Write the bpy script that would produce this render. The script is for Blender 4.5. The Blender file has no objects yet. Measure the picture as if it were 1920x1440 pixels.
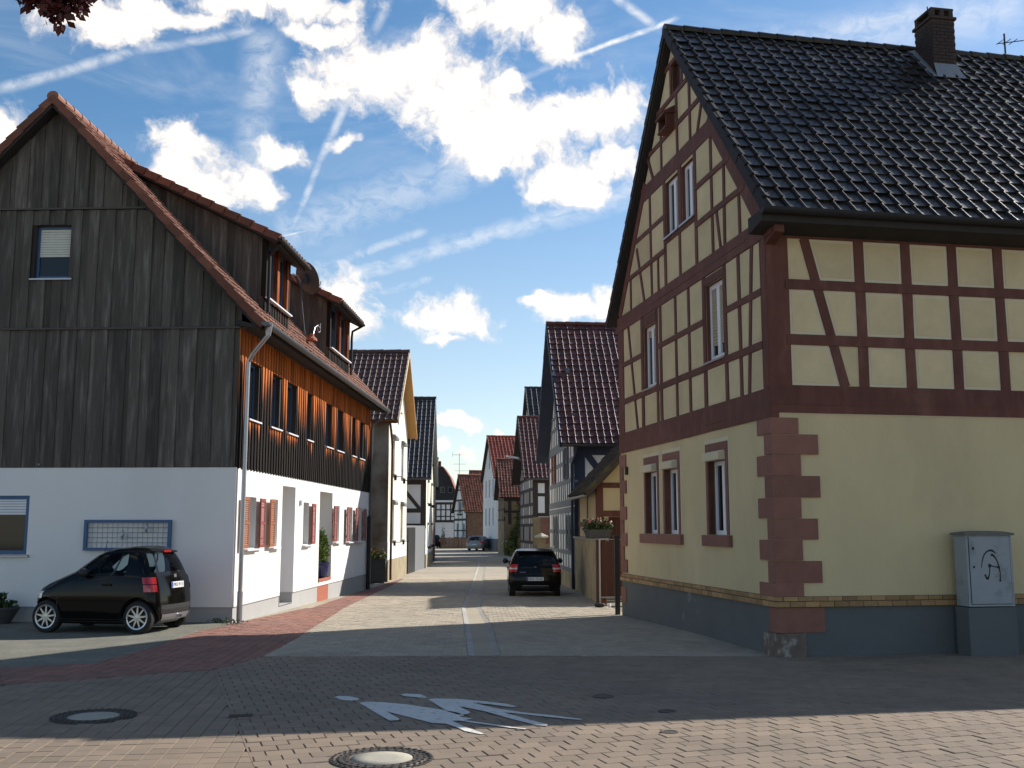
import bpy, bmesh, math, random
import numpy as np
from mathutils import Vector, Matrix
random.seed(7)
rng = np.random.default_rng(7)
C = bpy.context.scene.collection
R = math.radians
scene = bpy.context.scene

# ------------------------------------------------------------------ camera
CAM = Vector((0, 0, 1.95))
cam_d = bpy.data.cameras.new('camera')
cam_d.sensor_width = 36.0
cam_d.lens = 36.0 * 1950 / 1920
cam_d.clip_end = 3000
cam_o = bpy.data.objects.new('camera', cam_d)
C.objects.link(cam_o)
cam_o.location = CAM
cam_o.rotation_euler = (R(90 + 7.854), 0, 0)
scene.camera = cam_o

# ------------------------------------------------------------------ sun, sky, exposure
SUN_AZ, SUN_EL = R(54.5), R(35.5)          # azimuth from +Y towards +X
sun_dir = Vector((math.sin(SUN_AZ) * math.cos(SUN_EL), math.cos(SUN_AZ) * math.cos(SUN_EL), math.sin(SUN_EL)))
sl = bpy.data.lights.new('sun', 'SUN')
sl.energy = 5.0
sl.angle = R(0.53)
sl.color = (1.0, 0.955, 0.89)
so = bpy.data.objects.new('sun', sl)
C.objects.link(so)
so.rotation_euler = (-sun_dir).to_track_quat('-Z', 'Y').to_euler()
so.location = sun_dir * 60
scene.view_settings.view_transform = 'Standard'
scene.view_settings.look = 'None'
scene.view_settings.exposure = 0.5
scene.view_settings.gamma = 1.0
scene.view_settings.use_curve_mapping = False
scene.cycles.max_bounces = 6
scene.cycles.diffuse_bounces = 3
scene.cycles.glossy_bounces = 3
scene.cycles.transparent_max_bounces = 8

world = bpy.data.worlds.new('World')
scene.world = world
world.use_nodes = True
wn, wl = world.node_tree.nodes, world.node_tree.links
wn.clear()


def W(kind, **kw):
    n = wn.new(kind)
    for k, v in kw.items():
        setattr(n, k, v)
    return n


def wmath(op, a, b=None, c=None):
    n = W('ShaderNodeMath', operation=op)
    for i, x in enumerate((a, b, c)):
        if x is None:
            continue
        if isinstance(x, (int, float)):
            n.inputs[i].default_value = x
        else:
            wl.new(x, n.inputs[i])
    return n.outputs[0]


def wvec(op, a, b=None):
    n = W('ShaderNodeVectorMath', operation=op)
    for i, x in enumerate((a, b)):
        if x is None:
            continue
        if isinstance(x, (tuple, list)):
            n.inputs[i].default_value = x
        else:
            wl.new(x, n.inputs[i])
    return n.outputs['Value'] if op in ('LENGTH', 'DISTANCE', 'DOT_PRODUCT') else n.outputs[0]


def wramp(x, lo, hi, a=0.0, b=1.0, smooth=True):
    n = W('ShaderNodeMapRange', interpolation_type='SMOOTHSTEP' if smooth else 'LINEAR')
    wl.new(x, n.inputs['Value'])
    for k, v in zip(('From Min', 'From Max', 'To Min', 'To Max'), (lo, hi, a, b)):
        n.inputs[k].default_value = v
    return n.outputs[0]


def wnoise(vec, scale, detail=6, rough=0.55, dist=0.0):
    n = W('ShaderNodeTexNoise')
    wl.new(vec, n.inputs['Vector'])
    n.inputs['Scale'].default_value = scale
    n.inputs['Detail'].default_value = detail
    n.inputs['Roughness'].default_value = rough
    n.inputs['Distortion'].default_value = dist
    return n


SKY_STRENGTH = 0.098
sky = W('ShaderNodeTexSky', sky_type='NISHITA')
sky.sun_disc = False
sky.sun_elevation = SUN_EL
sky.sun_rotation = SUN_AZ
sky.altitude = 150
sky.air_density = 1.0
sky.dust_density = 0.4
sky.ozone_density = 1.6
tc = W('ShaderNodeTexCoord')
sep = W('ShaderNodeSeparateXYZ')
wl.new(tc.outputs['Generated'], sep.inputs[0])
az = wmath('ARCTAN2', sep.outputs[0], sep.outputs[1])
el = wmath('ARCSINE', sep.outputs[2])
cmb = W('ShaderNodeCombineXYZ')
wl.new(az, cmb.inputs[0])
wl.new(el, cmb.inputs[1])
q = cmb.outputs[0]                                  # azimuth, elevation in radians
warp = wnoise(q, 9.0, 5, 0.6)
wo = wvec('SCALE', wvec('SUBTRACT', warp.outputs['Color'], (0.5, 0.5, 0.5)))
wo.node.inputs['Scale'].default_value = 0.075
qw = wvec('ADD', q, wo)
fine = wnoise(qw, 26.0, 9, 0.62).outputs['Fac']


def p2a(px, py):
    x, y = (px - 960) / 1950, -(py - 720) / 1950
    P_ = R(7.854)
    d = Vector((x, math.cos(P_) - y * math.sin(P_), math.sin(P_) + y * math.cos(P_))).normalized()
    return math.atan2(d.x, d.y), math.asin(d.z)


# cumulus: centre and radii (bearing, elevation and size in thousandths of a radian about the street axis)
CUMULUS = [(700, 135, 125, 65), (640, 160, 80, 45), (795, 110, 70, 62), (850, 185, 120, 70), (930, 235, 110, 62),
           (1010, 250, 90, 60), (1100, 235, 95, 58), (1170, 215, 60, 58), (1140, 300, 70, 36), (1045, 335, 85, 40),
           (1085, 355, 60, 28), (900, 275, 90, 32), (585, 155, 40, 14), (965, 30, 105, 80), (1040, 65, 62, 60),
           (880, 0, 90, 26), (200, 32, 100, 42), (310, 12, 140, 28), (430, -4, 115, 24), (560, 2, 125, 30),
           (600, 50, 70, 20), (20, 250, 52, 58), (350, 280, 82, 46), (400, 340, 78, 40), (520, 266, 62, 24),
           (320, 340, 45, 40), (645, 560, 66, 58), (660, 615, 44, 40), (840, 598, 88, 40), (828, 636, 50, 13),
           (1070, 572, 82, 26), (1140, 572, 50, 36), (1010, 566, 34, 16), (850, 801, 48, 15), (822, 842, 18, 12),
           (872, 852, 22, 11), (930, 806, 15, 9), (655, 258, 28, 14), (960, 175, 45, 14), (470, 330, 60, 40)]
dens = None
for px, py, rx, ry in CUMULUS:
    a0, e0 = p2a(px, py)
    s = wvec('SUBTRACT', qw, (a0, e0, 0))
    s = wvec('MULTIPLY', s, (1950 / rx / 1.22, 1950 / ry / 1.22, 0))
    ln = wvec('LENGTH', s)
    dens = ln if dens is None else wmath('MINIMUM', dens, ln)
dens = wmath('SUBTRACT', 1.0, dens)
# the rest of the sky carries the same broken cumulus
away = wmath('MAXIMUM', wramp(wmath('ABSOLUTE', az), 0.50, 0.62), wramp(el, 0.60, 0.72))
wide = wnoise(wvec('MULTIPLY', q, (1.0, 1.7, 1.0)), 3.4, 3, 0.5).outputs['Fac']
wide = wmath('MULTIPLY', wramp(wide, 0.50, 0.70, -1.0, 0.9, False), 1.0)
wide = wmath('SUBTRACT', wide, wmath('MULTIPLY', wmath('SUBTRACT', 1.0, away), 6.0))
dens = wmath('MAXIMUM', wmath('MAXIMUM', dens, -1.5), wide)
body = wmath('ADD', dens, wmath('MULTIPLY', wmath('SUBTRACT', fine, 0.5), 2.1))
alpha = wramp(body, -0.06, 0.66)
# cirrus and vapour trails: end points, half width, opacity
TRAILS = [(0, 166, 250, 95, 9, .42), (250, 95, 480, 55, 8, .38), (470, 350, 480, 210, 34, .34), (480, 210, 500, 60, 36, .36),
          (545, 435, 600, 300, 7, .42), (600, 300, 650, 195, 8, .46), (700, 60, 728, 0, 9, .30), (1060, 112, 1266, 34, 4.5, .85),
          (940, 168, 1060, 112, 6, .30), (1150, -10, 1232, 50, 8, .55), (528, 443, 578, 432, 2.5, .8),
          (520, 440, 960, 280, 46, .30), (590, 505, 800, 430, 10, .36), (640, 520, 1200, 350, 17, .40),
          (800, 470, 1200, 365, 24, .26), (700, 552, 815, 522, 10, .35), (1250, 110, 1920, 10, 40, .30),
          (700, 700, 930, 640, 40, .16), (1560, 60, 1760, 20, 22, .38)]
thin = None
qs = wvec('ADD', q, wvec('MULTIPLY', wo, (0.10, 0.10, 0)))
tex = wramp(wnoise(wvec('MULTIPLY', q, (1.0, 1.6, 1.0)), 45.0, 6, 0.65, 0.6).outputs['Fac'], 0.28, 0.66, 0.25, 1.0)
for x0, y0, x1, y1, hw, op in TRAILS:
    A0, B0 = Vector(p2a(x0, y0)), Vector(p2a(x1, y1))
    D0 = B0 - A0
    L0 = D0.length
    D0 /= L0
    s = wvec('SUBTRACT', qs, (A0.x, A0.y, 0))
    along = wvec('DOT_PRODUCT', s, (D0.x, D0.y, 0))
    off = wmath('ABSOLUTE', wvec('DOT_PRODUCT', s, (-D0.y, D0.x, 0)))
    m = wramp(off, 0.0, hw * 1.6 / 1950, min(.95, op * 1.2), 0.0)
    e = wmath('MULTIPLY', wramp(along, -0.01, 0.012), wramp(along, L0 - 0.012, L0 + 0.01, 1.0, 0.0))
    m = wmath('MULTIPLY', m, e)
    thin = m if thin is None else wmath('MAXIMUM', thin, m)
thin = wmath('MULTIPLY', thin, tex)
veil = wmath('MULTIPLY', wramp(wnoise(wvec('MULTIPLY', q, (1.0, 3.0, 1.0)), 5.0, 6, 0.6, 0.8).outputs['Fac'], 0.46, 0.82), 0.24)
haze_low = wramp(el, 0.02, 0.36, 0.34, 0.0, False)
thin = wmath('MAXIMUM', thin, wmath('MAXIMUM', veil, haze_low))
shade_n = wnoise(qw, 13.0, 5, 0.55).outputs['Fac']
puff = wramp(wmath('ADD', wmath('MULTIPLY', body, 0.45), wmath('MULTIPLY', shade_n, 0.9)), 0.22, 0.86, 0.0, 1.0)
skyc = W('ShaderNodeVectorMath', operation='SCALE')
wl.new(sky.outputs[0], skyc.inputs[0])
skyc.inputs['Scale'].default_value = SKY_STRENGTH
hs = W('ShaderNodeHueSaturation')
wl.new(skyc.outputs[0], hs.inputs['Color'])
hs.inputs['Saturation'].default_value = 1.22
hs.inputs['Hue'].default_value = 0.496
m1 = W('ShaderNodeMix', data_type='RGBA')
wl.new(thin, m1.inputs['Factor'])
wl.new(hs.outputs[0], m1.inputs['A'])
m1.inputs['B'].default_value = (0.80, 0.79, 0.77, 1)
cl = W('ShaderNodeMix', data_type='RGBA')
wl.new(puff, cl.inputs['Factor'])
cl.inputs['A'].default_value = (0.50, 0.54, 0.60, 1)
cl.inputs['B'].default_value = (1.00, 0.89, 0.77, 1)
m2 = W('ShaderNodeMix', data_type='RGBA')
wl.new(alpha, m2.inputs['Factor'])
wl.new(m1.outputs['Result'], m2.inputs['A'])
wl.new(cl.outputs['Result'], m2.inputs['B'])
bg = W('ShaderNodeBackground')
wl.new(m2.outputs['Result'], bg.inputs['Color'])
bg.inputs['Strength'].default_value = 1.0
wout = W('ShaderNodeOutputWorld')
wl.new(bg.outputs[0], wout.inputs['Surface'])


# ------------------------------------------------------------------ materials
def mat(name, col, rough=0.8, var=0.15, scale=3.0, rnd=0.0, isl=0.0, bump=0.0, bscale=60.0, spec=0.4, metal=0.0,
        coat=0.0, stretch=(1, 1, 1), col2=None, mix=(0.45, 0.7), mscale=1.0, emit=None, hue=0.0):
    m = bpy.data.materials.new(name)
    m.use_nodes = True
    nt = m.node_tree
    N, L = nt.nodes, nt.links
    b = N['Principled BSDF']
    b.inputs['Roughness'].default_value = rough
    b.inputs['Metallic'].default_value = metal
    b.inputs['Specular IOR Level'].default_value = spec
    b.inputs['Coat Weight'].default_value = coat
    b.inputs['Coat Roughness'].default_value = 0.04
    geo = N.new('ShaderNodeNewGeometry')
    mp = N.new('ShaderNodeMapping')
    mp.inputs['Scale'].default_value = stretch
    L.new(geo.outputs['Position'], mp.inputs['Vector'])

    def nz(sc, det=5):
        n = N.new('ShaderNodeTexNoise')
        n.inputs['Scale'].default_value = sc
        n.inputs['Detail'].default_value = det
        n.inputs['Roughness'].default_value = 0.6
        L.new(mp.outputs[0], n.inputs['Vector'])
        return n.outputs['Fac']

    def math_(op, a, c):
        n = N.new('ShaderNodeMath')
        n.operation = op
        for i, x in enumerate((a, c)):
            if isinstance(x, (int, float)):
                n.inputs[i].default_value = x
            else:
                L.new(x, n.inputs[i])
        return n.outputs[0]
    val = 1.0
    if var:
        val = math_('ADD', math_('MULTIPLY', math_('SUBTRACT', nz(scale), 0.5), 2.6 * var), 1.0)
    if rnd:
        oi = N.new('ShaderNodeObjectInfo')
        val = math_('ADD', val, math_('MULTIPLY', math_('SUBTRACT', oi.outputs['Random'], 0.5), 2 * rnd))
    if isl:
        val = math_('ADD', val, math_('MULTIPLY', math_('SUBTRACT', geo.outputs['Random Per Island'], 0.5), 2 * isl))
    hsn = N.new('ShaderNodeHueSaturation')
    if isinstance(val, float):
        hsn.inputs['Value'].default_value = val
    else:
        L.new(val, hsn.inputs['Value'])
    if col2 is not None:
        mr = N.new('ShaderNodeMapRange')
        mr.inputs['From Min'].default_value, mr.inputs['From Max'].default_value = mix
        L.new(nz(mscale, 6), mr.inputs['Value'])
        mx = N.new('ShaderNodeMix')
        mx.data_type = 'RGBA'
        mx.inputs['A'].default_value = (*col, 1)
        mx.inputs['B'].default_value = (*col2, 1)
        L.new(mr.outputs[0], mx.inputs['Factor'])
        L.new(mx.outputs['Result'], hsn.inputs['Color'])
    else:
        hsn.inputs['Color'].default_value = (*col, 1)
    L.new(hsn.outputs[0], b.inputs['Base Color'])
    if bump:
        bp = N.new('ShaderNodeBump')
        bp.inputs['Strength'].default_value = bump
        bp.inputs['Distance'].default_value = 0.02
        L.new(nz(bscale, 4), bp.inputs['Height'])
        L.new(bp.outputs[0], b.inputs['Normal'])
    return m


M = {}
M['cream'] = mat('cream_render', (.62, .50, .285), .9, .12, 1.1, bump=.45, bscale=24, stretch=(1, 1, .4), col2=(.54, .435, .25), mscale=.7)
M['cream_edge'] = mat('pale_panel_edge', (.64, .56, .39), .9, .08, 3, bump=.15)
M['cream_panel'] = mat('cream_panel', (.63, .515, .30), .9, .11, 2, rnd=.08, bump=.22, bscale=40, col2=(.55, .445, .26), mscale=1.3)
M['timber_red'] = mat('oxblood_timber', (.120, .042, .028), .75, .34, 5, col2=(.165, .070, .050), mix=(.50, .75), mscale=4, rnd=.10, bump=.3, bscale=18, stretch=(1, 1, .35))
M['sandstone'] = mat('red_sandstone', (.235, .108, .078), .85, .22, 4, rnd=.14, bump=.3, bscale=70)
M['stone_dirty'] = mat('weathered_stone', (.16, .12, .095), .9, .4, 6, bump=.6, bscale=30, col2=(.34, .32, .28), mix=(.5, .66), mscale=7)
M['plinth_grey'] = mat('grey_blue_plinth', (.108, .116, .116), .8, .16, 1.6, bump=.15, col2=(.27, .28, .28), mix=(.66, .76), mscale=1.1)
M['clinker'] = mat('yellow_clinker', (.33, .20, .085), .7, .15, 8, rnd=.28, bump=.2)
M['white_render'] = mat('white_render', (.78, .765, .735), .9, .045, .8, bump=.22, bscale=45, stretch=(1, 1, .35), col2=(.71, .695, .66), mix=(.5, .8), mscale=.55)
M['grey_plinth'] = mat('light_grey_plinth', (.38, .375, .36), .85, .09, 1.5, bump=.1)
M['white_frame'] = mat('white_upvc', (.78, .79, .80), .35, .03, 4)
M['glass'] = mat('window_glass', (.010, .012, .014), .05, 0, spec=.36)
M['curtain'] = mat('net_curtain', (.42, .42, .43), .95, .15, 9)
M['blind_beige'] = mat('beige_roller_shutter', (.40, .33, .22), .8, .08, 7)
M['blind'] = mat('pale_blind', (.62, .62, .54), .8, .10, 7)
M['blue_frame'] = mat('blue_painted_wood', (.055, .12, .235), .5, .08, 4)
M['zinc'] = mat('zinc', (.40, .40, .42), .38, .12, 4, metal=.8, spec=.5)
M['zinc_dark'] = mat('weathered_zinc', (.13, .135, .14), .42, .15, 4, metal=.6)
M['gutter_dark'] = mat('dark_gutter', (.026, .025, .025), .6, .2, 4, spec=.2)
M['soffit_dark'] = mat('dark_soffit_boards', (.032, .028, .025), .85, .2, 4)
M['board_grey'] = mat('grey_weathered_board', (.080, .069, .057), .85, .36, 9, rnd=.34, bump=.7, bscale=26, stretch=(1, 1, .10),
                      col2=(.17, .155, .135), mix=(.5, .74), mscale=10)
M['tile_black'] = mat('dark_engobed_tile', (.024, .019, .015), .33, .35, 6, rnd=.40, isl=.40, spec=.27, col2=(.050, .043, .032), mix=(.55, .72), mscale=2.2)
M['tile_orange'] = mat('orange_clay_tile', (.25, .112, .070), .75, .26, 6, rnd=.18, isl=.22, bump=.2)
M['verge_orange'] = mat('red_brown_verge_tile', (.175, .066, .040), .8, .3, 6, rnd=.25, bump=.2)  # darker red-brown than the clay tiles of the slopes
M['tile_brown'] = mat('brown_tile', (.105, .056, .046), .58, .2, 6, rnd=.15, isl=.22, spec=.35)
M['tile_brownred'] = mat('dark_red_tile', (.100, .032, .024), .45, .25, 5, rnd=.2, isl=.3, spec=.4)
M['tile_slate'] = mat('black_tile', (.034, .034, .036), .52, .2, 6, rnd=.15, isl=.22, spec=.4)
M['tile_red'] = mat('bright_red_tile', (.30, .070, .040), .6, .15, 5, rnd=.1, isl=.2)
M['tile_rust'] = mat('rust_red_tile', (.21, .080, .050), .8, .25, 5, rnd=.1, isl=.3)
M['joint'] = mat('sand_joint', (.085, .072, .058), 1, .3, 20, bump=.3)
M['paver'] = mat('grey_paver', (.218, .164, .116), .88, .16, 1.1, rnd=.10, isl=.10, bump=.45, bscale=120, col2=(.175, .135, .10), mscale=.45)
M['paver_street'] = mat('street_paver', (.37, .315, .235), .88, .12, 1.4, rnd=.1, isl=.1, bump=.4, bscale=120, col2=(.31, .265, .20), mscale=.5)
M['paver_red'] = mat('red_paver', (.285, .135, .098), .88, .12, 1.4, rnd=.12, isl=.12, bump=.4, bscale=120, col2=(.23, .125, .10), mscale=.6)
M['gutter_pale'] = mat('pale_channel_stone', (.37, .35, .31), .85, .1, 3, isl=.1, bump=.3)
M['gutter_grey'] = mat('grey_channel_stone', (.30, .28, .24), .85, .1, 3, isl=.1, bump=.3)
M['asphalt'] = mat('worn_asphalt', (.165, .158, .125), .95, .3, 14, bump=.7, bscale=140, col2=(.22, .21, .165), mscale=1.6)
M['earth'] = mat('earth', (.20, .175, .13), 1, .3, 2)
M['paint_white'] = mat('worn_road_paint', (.60, .57, .52), .8, .14, 6, bump=.3, bscale=120, col2=(.24, .21, .18), mix=(.58, .70), mscale=14)
M['cast_iron'] = mat('cast_iron', (.075, .062, .052), .6, .3, 14, metal=.5, bump=.4)
M['concrete'] = mat('concrete', (.36, .33, .26), .9, .1, 10, bump=.4, bscale=110)
M['black_paint'] = mat('black_car_paint', (.004, .004, .004), .10, 0, spec=.22)
M['anthracite_paint'] = mat('dark_green_black_paint', (.005, .006, .006), .14, 0, spec=.25)
M['silver_paint'] = mat('silver_car_paint', (.24, .24, .235), .3, 0, metal=.25, coat=.3)
M['rubber'] = mat('tyre_rubber', (.018, .018, .018), .8, .1, 20)
M['black_plastic'] = mat('black_plastic', (.02, .02, .021), .55, .1, 9)
M['alloy'] = mat('alloy_rim', (.50, .51, .52), .28, .05, 8, metal=.85)
M['red_lens'] = mat('red_lens', (.45, .012, .012), .12, .1, 20, spec=.7, coat=.5)
M['pale_lens'] = mat('clear_lens', (.60, .50, .50), .12, .1, 20, spec=.7, coat=.5)
M['plate'] = mat('plate_white', (.72, .73, .72), .4, 0)
M['plate_blue'] = mat('plate_blue', (.03, .07, .42), .4, 0)
M['ink'] = mat('black_ink', (.012, .012, .012), .6, 0)
M['seat'] = mat('car_interior', (.025, .027, .032), .8, .1, 8)
M['shutter_red'] = mat('red_brown_shutter', (.26, .062, .048), .6, .12, 6, rnd=.12, bump=.1)
M['shutter_rust'] = mat('rust_brown_shutter', (.30, .105, .045), .6, .12, 6, rnd=.1)
M['sill_white'] = mat('white_sill', (.70, .71, .73), .4, .05, 4)
M['timber_blue'] = mat('blue_grey_timber', (.16, .18, .20), .75, .15, 5, rnd=.1, bump=.2)
M['timber_navy'] = mat('dark_navy_timber', (.032, .044, .075), .7, .15, 5, rnd=.1, bump=.2)
M['timber_dark'] = mat('dark_timber', (.050, .038, .034), .8, .2, 5, rnd=.1)
M['infill_white'] = mat('white_infill', (.78, .78, .75), .9, .05, 2, rnd=.05, bump=.15)
M['cream_pale'] = mat('pale_cream_render', (.70, .67, .57), .9, .07, 1.0, bump=.15, col2=(.63, .60, .51), mscale=.8)  # pale cream render of the two gabled houses on the left
M['tan_plinth'] = mat('tan_plinth', (.33, .27, .17), .9, .2, 3, bump=.3, col2=(.23, .18, .12), mscale=2)
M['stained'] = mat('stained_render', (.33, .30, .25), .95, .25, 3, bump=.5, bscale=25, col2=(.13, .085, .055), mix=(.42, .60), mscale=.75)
M['tan_wood'] = mat('tan_barge_board', (.42, .22, .07), .7, .1, 3)
M['grey_box'] = mat('grey_shutter_box', (.17, .175, .18), .6, .1, 6)
M['yellow_wall'] = mat('cream_garden_wall', (.44, .36, .20), .92, .2, 1.5, bump=.3, col2=(.27, .215, .13), mix=(.48, .66), mscale=1.1)
M['brown_boards'] = mat('red_brown_boards', (.070, .025, .018), .75, .15, 6, rnd=.2, bump=.2)
M['steel'] = mat('galvanised_steel', (.36, .37, .38), .4, .1, 10, metal=.7)
M['cabinet'] = mat('grey_cabinet', (.30, .325, .335), .6, .08, 3, bump=.08, col2=(.20, .21, .205), mix=(.55, .75), mscale=4)
M['cabinet_top'] = mat('mossy_cabinet_roof', (.15, .145, .13), .85, .25, 9, bump=.2)
M['dish'] = mat('grey_dish', (.050, .060, .068), .5, .06, 4)
M['pot_blue'] = mat('blue_glazed_pot', (.022, .032, .115), .25, .1, 5, coat=.4)
M['terracotta'] = mat('brick_red_step', (.36, .115, .065), .8, .15, 8, rnd=.1)
M['planter'] = mat('dark_planter', (.075, .075, .075), .85, .2, 5)
M['leaf'] = mat('green_leaf', (.060, .105, .022), .6, .2, 9, isl=.45)
M['leaf_conifer'] = mat('conifer_leaf', (.11, .165, .028), .6, .2, 9, isl=.45)
M['leaf_yellow'] = mat('yellow_green_leaf', (.17, .17, .025), .6, .2, 9, isl=.4)
M['leaf_dark'] = mat('dark_leaf', (.030, .055, .018), .6, .2, 9, isl=.45)
M['leaf_red'] = mat('dark_red_leaf', (.075, .016, .018), .5, .2, 9, isl=.5)
M['flower_red'] = mat('red_flower', (.42, .03, .04), .6, .1, 9, isl=.3)
M['flower_pink'] = mat('salmon_flower', (.55, .18, .13), .6, .1, 9, isl=.3)
M['bark'] = mat('bark', (.06, .045, .035), .9, .3, 12, bump=.5)
M['slate_cladding'] = mat('dark_slate_cladding', (.026, .024, .024), .7, .15, 3, bump=.4, bscale=10)
M['barn_stone'] = mat('brown_field_stone', (.13, .085, .058), .95, .4, 2.4, bump=.6, bscale=8)
M['ochre_render'] = mat('dirty_ochre_render', (.27, .205, .115), .95, .3, 1.2, bump=.3, col2=(.16, .12, .075), mscale=.9)
M['brick_red'] = mat('red_brick_wall', (.21, .075, .048), .9, .25, 3, rnd=.2, bump=.3)
M['fence_wood'] = mat('brown_fence_wood', (.11, .062, .038), .85, .2, 4, rnd=.2)
M['black_metal'] = mat('black_metal', (.012, .012, .013), .5, .1, 8)
M['wood_warm'] = mat('warm_window_wood', (.22, .095, .035), .6, .15, 8, rnd=.1)
M['lead'] = mat('lead_flashing', (.22, .23, .24), .5, .15, 8, metal=.3)
M['chimney_brick'] = mat('sooty_brick', (.055, .038, .032), .9, .2, 9, rnd=.35, bump=.3)

# street-side cladding: warm larch that has gone black where the rain reaches it ('wx' is painted per board)
m = bpy.data.materials.new('rain_stained_larch')
m.use_nodes = True
N, L = m.node_tree.nodes, m.node_tree.links
b = N['Principled BSDF']
b.inputs['Roughness'].default_value = .8
b.inputs['Specular IOR Level'].default_value = .12
at = N.new('ShaderNodeAttribute')
at.attribute_name = 'wx'
geo = N.new('ShaderNodeNewGeometry')
mp = N.new('ShaderNodeMapping')
mp.inputs['Scale'].default_value = (9, 9, .55)
L.new(geo.outputs['Position'], mp.inputs['Vector'])
nz = N.new('ShaderNodeTexNoise')
nz.inputs['Scale'].default_value = 2.2
nz.inputs['Detail'].default_value = 6
L.new(mp.outputs[0], nz.inputs['Vector'])
ad = N.new('ShaderNodeMath')
ad.operation = 'MULTIPLY_ADD'
L.new(nz.outputs['Fac'], ad.inputs[0])
ad.inputs[1].default_value = 1.1
L.new(at.outputs['Fac'], ad.inputs[2])
cr = N.new('ShaderNodeValToRGB')
L.new(ad.outputs[0], cr.inputs['Fac'])
e = cr.color_ramp.elements
e[0].position, e[0].color = .50, (.46, .140, .036, 1)
e[1].position, e[1].color = 1.10, (.014, .011, .009, 1)
e2 = cr.color_ramp.elements.new(.72)
e2.color = (.23, .060, .018, 1)
e3 = cr.color_ramp.elements.new(.90)
e3.color = (.050, .022, .012, 1)
oi = N.new('ShaderNodeObjectInfo')
hsn = N.new('ShaderNodeHueSaturation')
mr = N.new('ShaderNodeMapRange')
mr.inputs['To Min'].default_value, mr.inputs['To Max'].default_value = .6, 1.35
L.new(oi.outputs['Random'], mr.inputs['Value'])
L.new(mr.outputs[0], hsn.inputs['Value'])
L.new(cr.outputs[0], hsn.inputs['Color'])
L.new(hsn.outputs[0], b.inputs['Base Color'])
M['larch'] = m

# car and house see-through glass
m = bpy.data.materials.new('tinted_car_glass')
m.use_nodes = True
N, L = m.node_tree.nodes, m.node_tree.links
N.clear()
tr = N.new('ShaderNodeBsdfTransparent')
tr.inputs[0].default_value = (.84, .90, .88, 1)
gl = N.new('ShaderNodeBsdfGlossy')
gl.inputs['Roughness'].default_value = .02
lw = N.new('ShaderNodeLayerWeight')
lw.inputs[0].default_value = .18
mx = N.new('ShaderNodeMixShader')
L.new(lw.outputs['Fresnel'], mx.inputs[0])
L.new(tr.outputs[0], mx.inputs[1])
L.new(gl.outputs[0], mx.inputs[2])
o_ = N.new('ShaderNodeOutputMaterial')
L.new(mx.outputs[0], o_.inputs[0])
M['car_glass'] = m


# ------------------------------------------------------------------ mesh helpers
class Fr:
    """a flat frame: point(u, v, n) = o + U u + V v + N n"""
    def __init__(s, o, U, V, N):
        s.o, s.U, s.V, s.N = Vector(o), Vector(U).normalized(), Vector(V).normalized(), Vector(N).normalized()
        s.flip = s.U.cross(s.V).dot(s.N) < 0

    def P(s, u, v, n=0.0):
        return s.o + s.U * u + s.V * v + s.N * n


WORLD = Fr((0, 0, 0), (1, 0, 0), (0, 1, 0), (0, 0, 1))


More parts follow.
